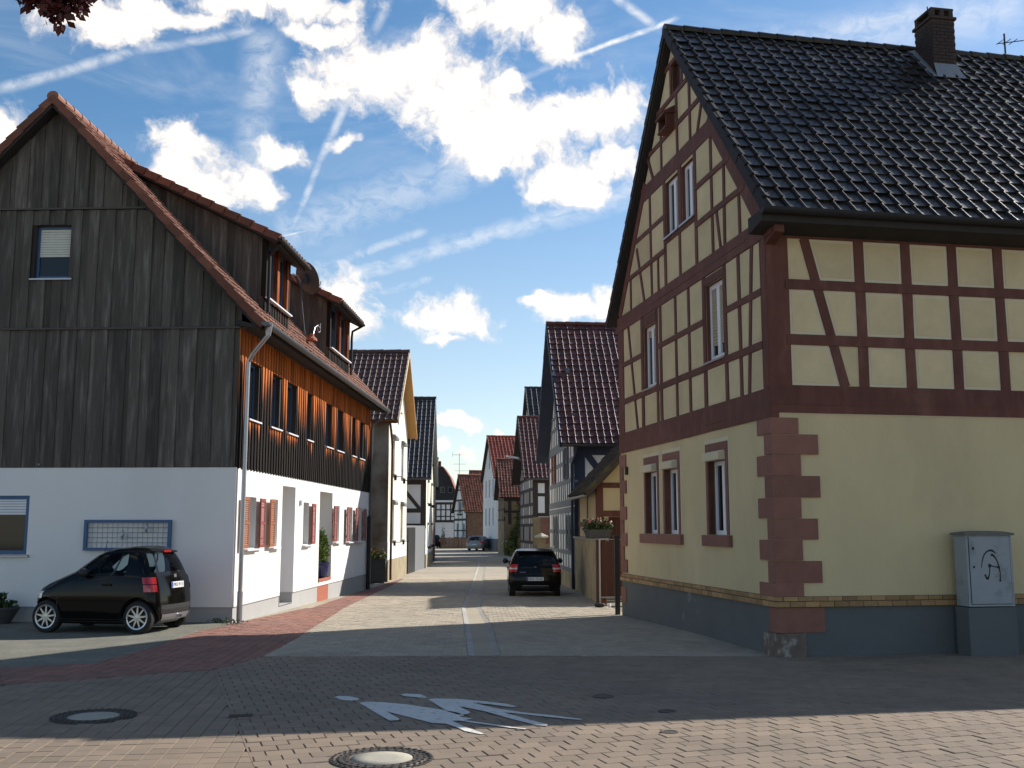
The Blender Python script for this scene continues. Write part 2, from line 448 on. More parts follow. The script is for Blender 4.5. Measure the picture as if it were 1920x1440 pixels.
class MB:
    def __init__(s):
        s.v, s.f, s.m = [], [], []

    def add(s, verts, faces, mi=0, flip=False):
        k = len(s.v)
        s.v += [tuple(p) for p in verts]
        for f in faces:
            f = [k + i for i in f]
            s.f.append(f[::-1] if flip else f)
            s.m.append(mi)
        return s

    def box(s, u0, u1, v0, v1, n0, n1, fr=WORLD, mi=0):
        vs = [fr.P(u, v, n) for n in (n0, n1) for v in (v0, v1) for u in (u0, u1)]
        return s.add(vs, [(0, 2, 3, 1), (4, 5, 7, 6), (0, 1, 5, 4), (2, 6, 7, 3), (0, 4, 6, 2), (1, 3, 7, 5)], mi, fr.flip)

    def prism(s, poly, n0, n1, fr=WORLD, mi=0, back=True):
        k = len(poly)
        a = sum(poly[i][0] * poly[(i + 1) % k][1] - poly[(i + 1) % k][0] * poly[i][1] for i in range(k))
        if a < 0:
            poly = poly[::-1]
        vs = [fr.P(u, v, n0) for u, v in poly] + [fr.P(u, v, n1) for u, v in poly]
        fs = [tuple(range(k, 2 * k))] + [(i, (i + 1) % k, k + (i + 1) % k, k + i) for i in range(k)]
        if back:
            fs.append(tuple(range(k))[::-1])
        return s.add(vs, fs, mi, fr.flip)

    def bar(s, p0, p1, w, n0, n1, fr, mi=0):
        """a straight timber of width w in the frame's plane"""
        a, b_ = Vector(p0), Vector(p1)
        d = (b_ - a).normalized()
        t = Vector((-d.y, d.x)) * w / 2
        return s.prism([tuple(a + t), tuple(b_ + t), tuple(b_ - t), tuple(a - t)], n0, n1, fr, mi)

    def tube(s, pts, r, seg=8, mi=0, cap=True, r1=None):
        pts = [Vector(p) for p in pts]
        k = len(s.v)
        n = len(pts)
        ref = None
        for i, p in enumerate(pts):
            d = (pts[min(i + 1, n - 1)] - pts[max(i - 1, 0)]).normalized()
            if ref is None:
                ref = Vector((0, 0, 1)) if abs(d.z) < .9 else Vector((1, 0, 0))
            x = d.cross(ref).normalized()
            y = x.cross(d).normalized()
            ref = y
            rr = r if r1 is None else r + (r1 - r) * i / (n - 1)
            for j in range(seg):
                a = 2 * math.pi * j / seg
                s.v.append(tuple(p + x * rr * math.cos(a) + y * rr * math.sin(a)))
        for i in range(n - 1):
            for j in range(seg):
                j2 = (j + 1) % seg
                s.f.append([k + i * seg + j, k + i * seg + j2, k + (i + 1) * seg + j2, k + (i + 1) * seg + j])
                s.m.append(mi)
        if cap:
            s.f.append([k + j for j in range(seg)][::-1])
            s.f.append([k + (n - 1) * seg + j for j in range(seg)])
            s.m += [mi, mi]
        return s

    def lathe(s, prof, c, axis='z', seg=24, mi=0, closed=False):
        """profile of (radius, height) turned about an axis through c"""
        k = len(s.v)
        c = Vector(c)
        for r, h in prof:
            for j in range(seg):
                a = 2 * math.pi * j / seg
                x, y = r * math.cos(a), r * math.sin(a)
                s.v.append(tuple(c + (Vector((x, y, h)) if axis == 'z' else Vector((x, h, y)) if axis == 'y' else Vector((h, x, y)))))
        n = len(prof)
        for i in range(n - 1 + (1 if closed else 0)):
            i2 = (i + 1) % n
            for j in range(seg):
                j2 = (j + 1) % seg
                s.f.append([k + i * seg + j, k + i * seg + j2, k + i2 * seg + j2, k + i2 * seg + j])
                s.m.append(mi)
        return s

    def mesh(s, name, mats):
        me = bpy.data.meshes.new(name)
        me.from_pydata(s.v, [], s.f)
        for x in (mats if isinstance(mats, (list, tuple)) else [mats]):
            me.materials.append(M[x] if isinstance(x, str) else x)
        if any(s.m):
            me.polygons.foreach_set('material_index', s.m)
        me.update()
        return me

    def build(s, name, mats, parent=None, smooth=False, kind=None, label=None, cat=None, group=None, fix=False):
        me = s.mesh(name, mats)
        if fix:
            bm = bmesh.new()
            bm.from_mesh(me)
            bmesh.ops.recalc_face_normals(bm, faces=bm.faces)
            bm.to_mesh(me)
            bm.free()
        if smooth:
            me.polygons.foreach_set('use_smooth', [True] * len(me.polygons))
        return link(name, me, parent, kind, label, cat, group)


def link(name, me, parent=None, kind=None, label=None, cat=None, group=None, loc=None):
    o = bpy.data.objects.new(name, me)
    C.objects.link(o)
    o.parent = parent
    if loc is not None:
        o.location = loc
    for k, v in (('kind', kind), ('label', label), ('category', cat), ('group', group)):
        if v:
            o[k] = v
    return o


def thing(name, label, cat, loc=(0, 0, 0), rz=0, group=None):
    o = link(name, None, None, None, label, cat, group, loc)
    o.rotation_euler = (0, 0, rz)
    o.empty_display_size = .2
    return o


def smooth_by_angle(o, ang=40):
    me = o.data
    me.polygons.foreach_set('use_smooth', [True] * len(me.polygons))
    bm = bmesh.new()
    bm.from_mesh(me)
    for e in bm.edges:
        if len(e.link_faces) == 2 and e.calc_face_angle(0) > R(ang):
            e.smooth = False
    bm.to_mesh(me)
    bm.free()
    return o


def gz(Y):
    """height of the ground: level on the square, then falling gently up the street"""
    return 0.0 if Y < 20 else (-0.013 * (Y - 20) if Y < 40 else max(-.36, -.26 - .0025 * (Y - 40)))


def visible(p, pad=60):
    x, y, z = p[0] - CAM.x, p[1] - CAM.y, p[2] - CAM.z
    P_ = R(7.854)
    d = y * math.cos(P_) + z * math.sin(P_)
    if d < .5:
        return 0.0
    h = -y * math.sin(P_) + z * math.cos(P_)
    return d if abs(x / d * 1950) < 960 + pad and abs(h / d * 1950) < 720 + pad else 0.0


def cut_sheet(outline, cutters):
    """a flat polygon with convex holes cut out of it, as a bmesh in the (u, v) plane"""
    bm = bmesh.new()
    bm.faces.new([bm.verts.new((u, v, 0)) for u, v in outline])
    for poly in cutters:
        x0, x1 = min(p[0] for p in poly), max(p[0] for p in poly)
        y0, y1 = min(p[1] for p in poly), max(p[1] for p in poly)
        k = len(poly)
        for i in range(k):
            a, c = poly[i], poly[(i + 1) % k]
            dx, dy = c[0] - a[0], c[1] - a[1]
            if abs(dx) + abs(dy) < 1e-6:
                continue
            fs = []
            for f in bm.faces:
                xs = [v.co.x for v in f.verts]
                ys = [v.co.y for v in f.verts]
                if min(xs) < x1 and max(xs) > x0 and min(ys) < y1 and max(ys) > y0:
                    fs.append(f)
            if not fs:
                continue
            geom = set(fs)
            for f in fs:
                geom.update(f.edges)
                geom.update(f.verts)
            bmesh.ops.bisect_plane(bm, geom=list(geom), dist=1e-5, plane_co=(a[0], a[1], 0), plane_no=(dy, -dx, 0))

    def inside(p, poly):
        k = len(poly)
        sg = [(poly[(i + 1) % k][0] - poly[i][0]) * (p.y - poly[i][1]) - (poly[(i + 1) % k][1] - poly[i][1]) * (p.x - poly[i][0]) for i in range(k)]
        return all(x > -1e-6 for x in sg) or all(x < 1e-6 for x in sg)
    dead = [f for f in bm.faces if any(inside(f.calc_center_median(), poly) for poly in cutters)]
    bmesh.ops.delete(bm, geom=dead, context='FACES')
    return bm


def clip(poly, half):
    """clip a polygon by half planes (a, b, c): a x + b y <= c"""
    for a, b_, c in half:
        out = []
        for i, p in enumerate(poly):
            q_ = poly[(i + 1) % len(poly)]
            dp_, dq = a * p[0] + b_ * p[1] - c, a * q_[0] + b_ * q_[1] - c
            if dp_ <= 0:
                out.append(p)
            if dp_ * dq < 0:
                t = dp_ / (dp_ - dq)
                out.append((p[0] + (q_[0] - p[0]) * t, p[1] + (q_[1] - p[1]) * t))
        poly = out
        if len(poly) < 3:
            return []
    return poly


def rect(u0, v0, u1, v1):
    return [(u0, v0), (u1, v0), (u1, v1), (u0, v1)]


def sheet(name, parent, fr, outline, holes, mtl, thick=0.0, **kw):
    """a wall face with openings"""
    bm = cut_sheet(outline, holes)
    mb = MB()
    idx = {}
    for i, v in enumerate(bm.verts):
        idx[v] = i
        mb.v.append(tuple(fr.P(v.co.x, v.co.y, 0)))
    for f in bm.faces:
        l = [idx[v] for v in f.verts]
        nz_ = f.normal.z > 0
        mb.f.append(l if nz_ != fr.flip else l[::-1])
        mb.m.append(0)
    bm.free()
    return mb.build(name, mtl, parent, **kw)


def timber_quad(t):
    (u0, v0), (u1, v1), w = (t[0], t[1]), (t[2], t[3]), t[4]
    a, b_ = Vector((u0, v0)), Vector((u1, v1))
    d = (b_ - a).normalized()
    n = Vector((-d.y, d.x)) * w / 2
    return [tuple(a + n), tuple(b_ + n), tuple(b_ - n), tuple(a - n)]


def timber_frame(parent, fr, timbers, mtl, proud=.022, name='timber'):
    for i, t in enumerate(timbers):
        jig = .0004 * (i % 29)
        horizontal = abs(t[3] - t[1]) < abs(t[2] - t[0]) * .5
        pr = proud + jig + (.004 if horizontal else 0)
        a, b_ = Vector(t[:2]), Vector(t[2:4])
        ln = (b_ - a).length
        d = (b_ - a) / ln
        nn = Vector((-d.y, d.x))
        k = max(1, min(7, int(ln / .8)))
        wob = min(.006, t[4] * .05)
        up = [a + d * ln * j / k + nn * (t[4] / 2 + random.uniform(-wob, wob)) for j in range(k + 1)]
        dn = [a + d * ln * j / k - nn * (t[4] / 2 + random.uniform(-wob, wob)) for j in range(k + 1)]
        MB().prism([tuple(p) for p in up] + [tuple(p) for p in dn[::-1]], -.12, pr, fr, back=False).build(name, mtl, parent)


def infill(parent, fr, outline, timbers, holes, mtls, border=.045, proud=.004, name='infill_panel'):
    """the plaster panels left between the timbers, one object each, with a paler smoothed edge"""
    grown = [rect(h[0][0] - .03, h[0][1] - .03, h[2][0] + .03, h[2][1] + .03) for h in holes]
    bm = cut_sheet(outline, [timber_quad(t) for t in timbers] + grown)
    bmesh.ops.remove_doubles(bm, verts=bm.verts, dist=1e-4)
    left = set(bm.faces)
    while left:
        st = [left.pop()]
        comp = list(st)
        while st:
            f = st.pop()
            for e in f.edges:
                for g in e.link_faces:
                    if g in left:
                        left.discard(g)
                        st.append(g)
                        comp.append(g)
        if sum(f.calc_area() for f in comp) < .012:
            continue
        fs = set(comp)
        be = [e for f in comp for e in f.edges if sum(1 for g in e.link_faces if g in fs) == 1]
        nxt = {}
        for f in comp:
            for lp in f.loops:
                if lp.edge in be:
                    a, c = (lp.vert, lp.link_loop_next.vert) if f.normal.z > 0 else (lp.link_loop_next.vert, lp.vert)
                    nxt[a] = c
        s0 = next(iter(nxt))
        loop, cur = [s0], nxt[s0]
        while cur != s0 and len(loop) < 200:
            loop.append(cur)
            cur = nxt.get(cur, s0)
        pts = [Vector((v.co.x, v.co.y)) for v in loop]
        # drop collinear points
        pp = []
        for i, p in enumerate(pts):
            a, c = pts[i - 1], pts[(i + 1) % len(pts)]
            if abs((p - a).cross(c - p)) > 1e-5:
                pp.append(p)
        if len(pp) < 3:
            continue
        k = len(pp)
        area = sum(pp[i].cross(pp[(i + 1) % k]) for i in range(k)) / 2
        if area > 1.6 * sum(f.calc_area() for f in comp):
            continue
        poly = [tuple(p) for p in pp]
        mb = MB().prism(poly, -.02, proud, fr, 1, back=False)
        convex = all((pp[i] - pp[i - 1]).cross(pp[(i + 1) % k] - pp[i]) > -1e-4 for i in range(k))
        if border > 0 and convex:
            half = []
            for a, c in zip(pp, pp[1:] + pp[:1]):
                d = (c - a).normalized()
                nx, ny = d.y, -d.x
                half.append((nx, ny, nx * a.x + ny * a.y - border))
            ins = clip(poly, half)
            if len(ins) > 2:
                mb.prism(ins, proud - .01, proud + .005, fr, 0, back=False)
        else:
            mb.m = [0] * len(mb.m)
        mb.build(name, mtls, parent)
    bm.free()


def window(parent, fr, u0, v0, u1, v1, depth=.14, frame='white_frame', reveal='white_render', pane='glass', bar=.06, mullion=1,
           sill=None, sill_out=.07, transom=None, blind=None, blind_mat='blind', label=None):
    """an opening with reveals, frame, panes and sill, set back in the wall"""
    f = MB()
    d0, d1 = -depth - .05, -depth
    f.box(u0, u0 + bar, v0, v1, d0, d1, fr).box(u1 - bar, u1, v0, v1, d0, d1, fr)
    f.box(u0 + bar, u1 - bar, v0, v0 + bar, d0, d1 - .001, fr).box(u0 + bar, u1 - bar, v1 - bar, v1, d0, d1 - .001, fr)
    for i in range(mullion):
        c = u0 + (u1 - u0) * (i + 1) / (mullion + 1)
        f.box(c - bar * .75, c + bar * .75, v0 + bar, v1 - bar, d0, d1 + .008, fr)
    if transom:
        f.box(u0 + bar, u1 - bar, transom - .02, transom + .02, d0, d1 - .004, fr)
    w = f.build('window', frame, parent, label=label)
    MB().add([fr.P(u0 + .01, v0 + .01, d1 - .03), fr.P(u1 - .01, v0 + .01, d1 - .03), fr.P(u1 - .01, v1 - .01, d1 - .03), fr.P(u0 + .01, v1 - .01, d1 - .03)],
             [(0, 1, 2, 3)], 0, fr.flip).build('pane', pane, w)
    rv = MB()
    P = fr.P
    for a, c in (((u0, v0), (u0, v1)), ((u0, v1), (u1, v1)), ((u1, v1), (u1, v0)), ((u1, v0), (u0, v0))):
        rv.add([P(*a, 0), P(*c, 0), P(*c, d0), P(*a, d0)], [(0, 1, 2, 3)])
    rv.build('reveal', reveal, w)
    if blind:
        b_ = MB()
        n = max(2, int((v1 - blind) / .055))
        h = (v1 - blind) / n
        for i in range(n):
            b_.box(u0 + bar * .9, u1 - bar * .9, blind + i * h, blind + i * h + h * .86, d1 - .022 + .003 * (i % 2), d1 - .006, fr)
        b_.build('blind', blind_mat, w)
    if sill:
        MB().prism([(0, v0 - .035), (sill_out + depth, v0 - .055), (sill_out + depth, v0 - .02), (0, v0 + .002)], u0 - .06, u1 + .06,
                   Fr(fr.P(0, 0, -depth), fr.N, fr.V, fr.U)).build('sill', sill, w)
    return w


M['verge_black'] = mat('dark_verge_tile', (.022, .019, .018), .7, .2, 8, rnd=.2, spec=.25)
M['car_glass_dark'] = mat('dark_car_window', (.006, .007, .008), .08, 0, spec=.28)


def tile_proto(tw, tl, wave=.032, lip=.022, fine_=True):
    if fine_:
        prof = [(0, .0), (.03, .6), (.07, .95), (.10, 1.0), (.13, .95), (.165, .6), (.19, .15), (.205, .04), (.235, .0), (.60, -.12), (.985, .02)]
    else:
        prof = [(0, .2), (.18, 1.0), (.40, .15), (.75, 0), (1.02, .22)]
    k = len(prof)
    vs = []
    for v, base in ((-.045, .050), (tl, .014)):
        vs += [(u * tw, v, base + h * wave) for u, h in prof]
    vs += [(u * tw, -.045, .050 + h * wave) for u, h in prof]
    vs += [(u * tw, -.045, .050 + h * wave - lip) for u, h in prof]
    fs = [(i, i + 1, k + i + 1, k + i) for i in range(k - 1)] + [(3 * k + i, 3 * k + i + 1, 2 * k + i + 1, 2 * k + i) for i in range(k - 1)]
    return np.array(vs), fs


def tile_field(parent, fr, W_, L_, tw, tl, mtl, keep=None, n_ind=300, wave=.032, fine_=True, name='roof_tile', sag=0.0):
    """courses of pantiles; the ones that show largest are objects, the rest one joined field"""
    vs, fs = tile_proto(tw, tl, wave, fine_=fine_)
    cols, rows = int(round(W_ / tw)), int(round(L_ / tl))
    tw2, tl2 = W_ / cols, L_ / rows
    cells = []
    for r_ in range(rows):
        for c_ in range(cols):
            u, v = c_ * tw2, r_ * tl2
            if keep and not keep(u + tw2 / 2, v + tl2 / 2):
                continue
            jit = (random.gauss(0, .004), random.gauss(0, .006), random.gauss(0, .004))
            sagn = .010 * math.sin(u * .83 + v * .4) * math.sin(v * 1.1 + .6)
            cells.append((u + jit[0], v + jit[1], jit[2] + sagn))
    big = []
    if n_ind:
        for i, (u, v, n) in enumerate(cells):
            d = visible(parent.location + fr.P(u, v, n), 0)
            if d:
                big.append((d, i))
        big = set(i for d, i in sorted(big)[:n_ind])
    Mx = np.array([list(fr.U), list(fr.V), list(fr.N)])
    loc = vs @ Mx
    if big:
        mb = MB()
        mb.add([tuple(p) for p in loc], fs, 0, fr.flip)
        me = mb.mesh(name, mtl)
        me.polygons.foreach_set('use_smooth', [True] * (len(fs) // 2) + [False] * (len(fs) - len(fs) // 2))
        for i in sorted(big):
            link(name, me, parent, loc=fr.P(*cells[i]))
    rest = [c for i, c in enumerate(cells) if not big or i not in big]
    if rest:
        off = np.array([list(fr.P(*c)) for c in rest])
        allv = (loc[None, :, :] + off[:, None, :]).reshape(-1, 3)
        k = len(vs)
        base = np.array([f[::-1] if fr.flip else f for f in fs])
        allf = (base[None, :, :] + (np.arange(len(rest)) * k)[:, None, None]).reshape(-1, 4)
        me = bpy.data.meshes.new(name + 's')
        me.from_pydata(allv.tolist(), [], allf.tolist())
        me.materials.append(M[mtl])
        sm = ([True] * (len(fs) // 2) + [False] * (len(fs) - len(fs) // 2)) * len(rest)
        me.polygons.foreach_set('use_smooth', sm)
        me.update()
        link(name + 's', me, parent, kind='stuff')


def leaves(name, mtls, parent, centers, n, size, seed, squash=1.0, droop=0.0, **kw):
    """leaf-sized faces scattered through ellipsoids: (centre, radii)"""
    r_ = np.random.default_rng(seed)
    mb = MB()
    tot = sum(c[1][0] * c[1][1] * c[1][2] for c in centers)
    for c, rad in centers:
        for _ in range(max(3, int(n * rad[0] * rad[1] * rad[2] / tot))):
            d = r_.normal(size=3)
            d /= np.linalg.norm(d)
            rr = r_.random() ** .45
            p = Vector(c) + Vector((d[0] * rad[0], d[1] * rad[1], d[2] * rad[2])) * rr
            a = Vector(r_.normal(size=3)).normalized()
            a = (a + Vector((0, 0, -droop))).normalized()
            b_ = a.cross(Vector(r_.normal(size=3))).normalized()
            s = size * (0.6 + .8 * r_.random())
            w = s * .30
            mi = int(r_.integers(0, len(mtls))) if len(mtls) > 1 else 0
            mb.add([p, p + a * s * .5 + b_ * w, p + a * s, p + a * s * .5 - b_ * w], [(0, 1, 2, 3)], mi)
    return mb.build(name, mtls, parent, **kw)


def text_mesh(txt, size, depth=.0):
    cu = bpy.data.curves.new('lettering', 'FONT')
    cu.body = txt
    cu.size = size
    cu.align_x = 'CENTER'
    cu.align_y = 'CENTER'
    cu.extrude = depth
    o = bpy.data.objects.new('lettering', cu)
    C.objects.link(o)
    dg = bpy.context.evaluated_depsgraph_get()
    me = bpy.data.meshes.new_from_object(o.evaluated_get(dg))
    bpy.data.objects.remove(o)
    return me


# ------------------------------------------------------------------ the ground, the pavings
def strip(name, mtl, xs_at, ys, dz, **kw):
    """a sheet that follows the ground, from left and right edges at each Y"""
    mb = MB()
    for y in ys:
        a, c = xs_at(y)
        mb.v += [(a, y, gz(y) + dz), (c, y, gz(y) + dz)]
    for i in range(len(ys) - 1):
        mb.f.append([2 * i, 2 * i + 1, 2 * i + 3, 2 * i + 2])
        mb.m.append(0)
    return mb.build(name, mtl, **kw)


YS = [-60, -20, 0, 10, 20, 24, 28, 32, 36, 40, 50, 60, 70, 80, 120, 200, 400, 900]
strip('ground', 'earth', lambda y: (-500, 500), YS, -.045, kind='structure')


def interp(pts, y):
    """x on a polyline of (x, y) with y rising"""
    for (x0, y0), (x1, y1) in zip(pts, pts[1:]):
        if y <= y1:
            t = (y - y0) / (y1 - y0)
            return x0 + (x1 - x0) * t
    return pts[-1][0]


RED_EDGE = [(-3.81, 16.2), (-3.82, 19.1), (-4.30, 27.2), (-4.62, 38.0), (-4.75, 46.4), (-4.72, 60), (-4.9, 90), (-9, 125)]
CH_L = [(-.69, 16.5), (-.99, 21.8), (-1.31, 27.4), (-1.68, 44.9), (-2.13, 66.9), (-3.4, 95), (-7, 130)]
CH_R = [(-.18, 16.5), (-.42, 21.8), (-.81, 27.4), (-1.17, 44.9), (-1.72, 71.4), (-2.9, 95), (-6.4, 130)]
street = strip('street', 'paver_street', lambda y: (interp([(-5.9, 16), (-5.6, 38), (-5.3, 50), (-5.4, 75), (-9, 105), (-16, 125)], y),
               interp([(4.2, 16), (2.6, 24.5), (2.35, 45), (1.6, 66), (-.6, 90), (-1.5, 104), (3, 125)], y)),
               [16.4, 20, 24, 28, 32, 36, 40, 50, 60, 75, 90, 104, 125], -.009, kind='structure')
# further up the street the setts are too small to build: the material carries them
nt = M['paver_street'].node_tree
drive = MB()
dp = [(-30, 15.0), (-7.19, 15.0), (-6.04, 15.5), (-5.91, 17.6), (-6.05, 20.6), (-5.83, 22.03), (-30, 23.1)]
drive.prism(dp, -.05, -.001, WORLD, back=False)
drive.build('driveway', 'asphalt', kind='structure')


def halves(poly):
    """half planes of a convex counter-clockwise polygon"""
    return [(b_[1] - a[1], a[0] - b_[0], (b_[1] - a[1]) * a[0] + (a[0] - b_[0]) * a[1]) for a, b_ in zip(poly, poly[1:] + poly[:1])]


MANHOLES = [((-4.36, 11.21), .445), ((-1.11, 9.22), .455)]
SMALL_COVERS = [(1.51, 10.36, .09), (1.66, 11.5, .10), (1.06, 12.5, .13)]


def pave(zone, ang, lu, lv, gap, bond=.5, origin=(0, 0)):
    """setts laid at an angle inside a convex zone -> list of (polygon, height jitter)"""
    ca, sa = math.cos(R(ang)), math.sin(R(ang))
    loc = [((x - origin[0]) * ca + (y - origin[1]) * sa, -(x - origin[0]) * sa + (y - origin[1]) * ca) for x, y in zone]
    u0, u1 = min(p[0] for p in loc), max(p[0] for p in loc)
    v0, v1 = min(p[1] for p in loc), max(p[1] for p in loc)
    H_ = halves(zone)
    out = []
    for j in range(int(v0 / lv) - 1, int(v1 / lv) + 2):
        sh = bond * lu * (j % 2)
        for i in range(int(u0 / lu) - 2, int(u1 / lu) + 2):
            g2 = gap * .55
            a = i * lu + sh + gap / 2
            c = j * lv + g2 / 2
            pts = [(a, c), (a + lu - gap, c), (a + lu - gap, c + lv - g2), (a, c + lv - g2)]
            pts = [(origin[0] + u * ca - v * sa, origin[1] + u * sa + v * ca) for u, v in pts]
            cx, cy = sum(p[0] for p in pts) / 4, sum(p[1] for p in pts) / 4
            if not visible((cx, cy, gz(cy)), 60):
                continue
            if any(math.hypot(cx - m_[0], cy - m_[1]) < r_ + .01 for m_, r_ in MANHOLES):
                continue
            pts = clip(pts, H_)
            if len(pts) < 3:
                continue
            ar = sum(pts[k][0] * pts[(k + 1) % len(pts)][1] - pts[(k + 1) % len(pts)][0] * pts[k][1] for k in range(len(pts))) / 2
            if ar < .003:
                continue
            out.append(pts)
    return out


def sett(mb, pts, tilt=True):
    """one sett: chamfered top and sides"""
    k = len(pts)
    cx, cy = sum(p[0] for p in pts) / k, sum(p[1] for p in pts) / k
    dz = random.gauss(0, .0018) - .004 * (math.sin(cx * .9 + 1.3) * math.sin(cy * .7)) if tilt else 0
    tx, ty = (random.gauss(0, .006), random.gauss(0, .006)) if tilt else (0, 0)
    top = [(cx + (x - cx) * .955, cy + (y - cy) * .955) for x, y in pts]
    z = lambda x, y: gz(y) + dz + tx * (x - cx) + ty * (y - cy)
    vs = [(x, y, z(x, y)) for x, y in top] + [(x, y, z(x, y) - .005) for x, y in pts] + [(x, y, z(x, y) - .03) for x, y in pts]
    fs = [tuple(range(k))]
    for i in range(k):
        j = (i + 1) % k
        fs += [(k + i, k + j, j, i), (2 * k + i, 2 * k + j, k + j, k + i)]
    mb.add(vs, fs)


def lay(parent, zones, mtl, name, n_ind):
    al = []
    for z in zones:
        al += pave(*z)
    al.sort(key=lambda p: sum(c[1] for c in p) / len(p))
    seen = 0
    rest = MB()
    for p in al:
        cx, cy = sum(c[0] for c in p) / len(p), sum(c[1] for c in p) / len(p)
        if seen < n_ind and visible((cx, cy, 0), 5):
            mb = MB()
            sett(mb, p)
            mb.build(name, mtl, parent)
            seen += 1
        else:
            sett(rest, p)
    rest.build(name + 's', mtl, parent, kind='stuff')


# square in front: bonded setts on the right, a second laying direction left of the seam
seam = [(-4.14, 14.78), (-1.4, 6.80)]
sq = MB()
sq.prism([(-40, -20), (40, -20), (40, 16.45), (-3.8, 16.45), (-4.15, 14.8), (-4.8, 14.45), (-6.4, 13.4), (-40, 11.5)], -.12, -.018, WORLD, back=False)
square = sq.build('pavement', 'joint', kind='structure')
near = MB().prism([(-40, -40), (40, -40), (40, 7.2), (-40, 7.2)], -.1, -.006, WORLD, back=False)
near.prism([(15, 7.2), (40, 7.2), (40, 18), (15, 18)], -.1, -.006, WORLD, back=False)
near.prism([(-40, 7.2), (-13, 7.2), (-13, 11.4), (-40, 11.4)], -.1, -.006, WORLD, back=False)
near.build('pavement', 'paver', kind='structure')
zB = [(-1.4, 6.80), (14, 6.8), (14, 16.36), (-3.80, 16.36), (-4.14, 14.78)]
zB2 = [(4.1, 16.36), (14, 16.36), (14, 18.5)]
zA = [(-6.38, 6.8), (-1.4, 6.80), (-4.14, 14.78), (-4.8, 14.42), (-6.38, 13.36)]
zA2 = [(-12, 6.8), (-6.38, 6.8), (-6.38, 13.36), (-12, 11.6)]
lay(square, [(zB, 18.5, .242, .202, .0075, .5, (-1.4, 6.8)), (zB2, 18.5, .242, .202, .0075, .5, (-1.4, 6.8)), (zA, 7.0, .165, .215, .006, 0.0, (-2.2, 8.2)), (zA2, 7.0, .165, .215, .006, 0.0, (-2.2, 8.2))], 'paver', 'paving_sett', 300)
# red setts along the timber-clad house and across its drive
red = MB()
red.prism([(-40, 11.5), (-6.4, 13.4), (-4.8, 14.45), (-4.15, 14.8), (-3.8, 16.45), (-5.95, 17.6), (-6.04, 15.5), (-7.19, 15.0), (-40, 15.0)], -.12, -.0185, WORLD, back=False)
redp = red.build('red_pavement', 'joint', kind='structure')
rz = [[(-12, 11.65), (-6.38, 13.40), (-7.19, 14.98), (-12, 14.98)], [(-6.38, 13.40), (-4.80, 14.46), (-6.04, 15.5), (-7.19, 14.98)],
      [(-4.80, 14.46), (-4.14, 14.82), (-3.81, 16.3), (-5.91, 17.6), (-6.04, 15.5)],
      [(-3.81, 16.3), (-3.82, 19.1), (-5.97, 20.6), (-5.91, 17.6)], [(-3.82, 19.1), (-4.30, 27.2), (-5.62, 27.2), (-5.82, 22.0), (-5.97, 20.6)],
      [(-4.30, 27.2), (-4.75, 46.4), (-5.2, 46.4), (-5.18, 38.1), (-5.62, 27.2)]]
lay(redp, [(z, 92.3, .205, .162, .010, .5) for z in rz], 'paver_red', 'red_sett', 0)
# street setts either side of the channel
sz = []
ybr = [16.37, 19.1, 21.8, 27.3, 36, 46]
for y0, y1 in zip(ybr, ybr[1:]):
    sz.append([(interp(RED_EDGE, y0), y0), (interp(CH_L, y0), y0), (interp(CH_L, y1), y1), (interp(RED_EDGE, y1), y1)])
    rx = lambda y: interp([(4.15, 16), (2.62, 24.4), (2.40, 28), (2.3, 46)], y)
    sz.append([(interp(CH_R, y0), y0), (rx(y0), y0), (rx(y1), y1), (interp(CH_R, y1), y1)])
lay(street, [(z, 2.0, .205, .165, .0055, .5) for z in sz], 'paver_street', 'street_sett', 0)
# the dished stone channel
for nm, m_, f0, f1, dip in (('channel_stone', 'gutter_pale', .02, .30, 1), ('channel_stone', 'gutter_grey', .31, .66, 1), ('channel_stone', 'gutter_grey', .67, .98, 1)):
    mb = MB()
    y = 16.42
    while y < 125:
        step = .5 if y < 50 else 4
        y2 = y + step - .012
        pr = []
        for yy in (y, y2):
            a, c = interp(CH_L, yy), interp(CH_R, yy)
            for f in (f0, f1):
                h = -.035 * (1 - abs(2 * f - 1)) + .006
                pr.append((a + (c - a) * f, yy, gz(yy) + h))
        vs = pr + [(x, yy, z - .05) for x, yy, z in pr]
        mb.add(vs, [(0, 1, 3, 2), (4, 5, 1, 0), (2, 3, 7, 6), (4, 0, 2, 6), (1, 5, 7, 3)])
        y += step
    mb.build(nm, m_, street, kind='stuff')


def manhole(c, r_, label, inner):
    t = thing('manhole_cover', label, 'manhole cover', (c[0], c[1], .002), group='round manhole covers in the paving')
    mb = MB()
    mb.lathe([(r_, -.04), (r_, .003), (r_ * .93, .005), (r_ * .90, -.004), (r_ * .86, -.004), (r_ * .84, .005), (inner + .012, .005), (inner + .005, -.01)], (0, 0, 0), seg=48)
    mb.build('iron_ring', 'cast_iron', t)
    MB().lathe([(r_ + .22, -.007), (r_ - .005, -.007)], (0, 0, 0), seg=40).build('bedding', 'paver', t)
    st = MB()
    for ring, k in ((inner + .05, 26), (inner + .105, 32), (inner + .155, 38)):
        for i in range(k):
            a = 2 * math.pi * i / k + ring
            x, y = ring * math.cos(a), ring * math.sin(a)
            st.lathe([(.016, .004), (.015, .011), (0.001, .011)], (x, y, 0), seg=6)
    st.build('studs', 'cast_iron', t, kind='stuff')
    mb = MB()
    mb.lathe([(inner, -.02), (inner, .002), (inner * .5, .003), (.001, .0035)], (0, 0, 0), seg=40)
    mb.build('concrete_lid', 'concrete', t, smooth=True)


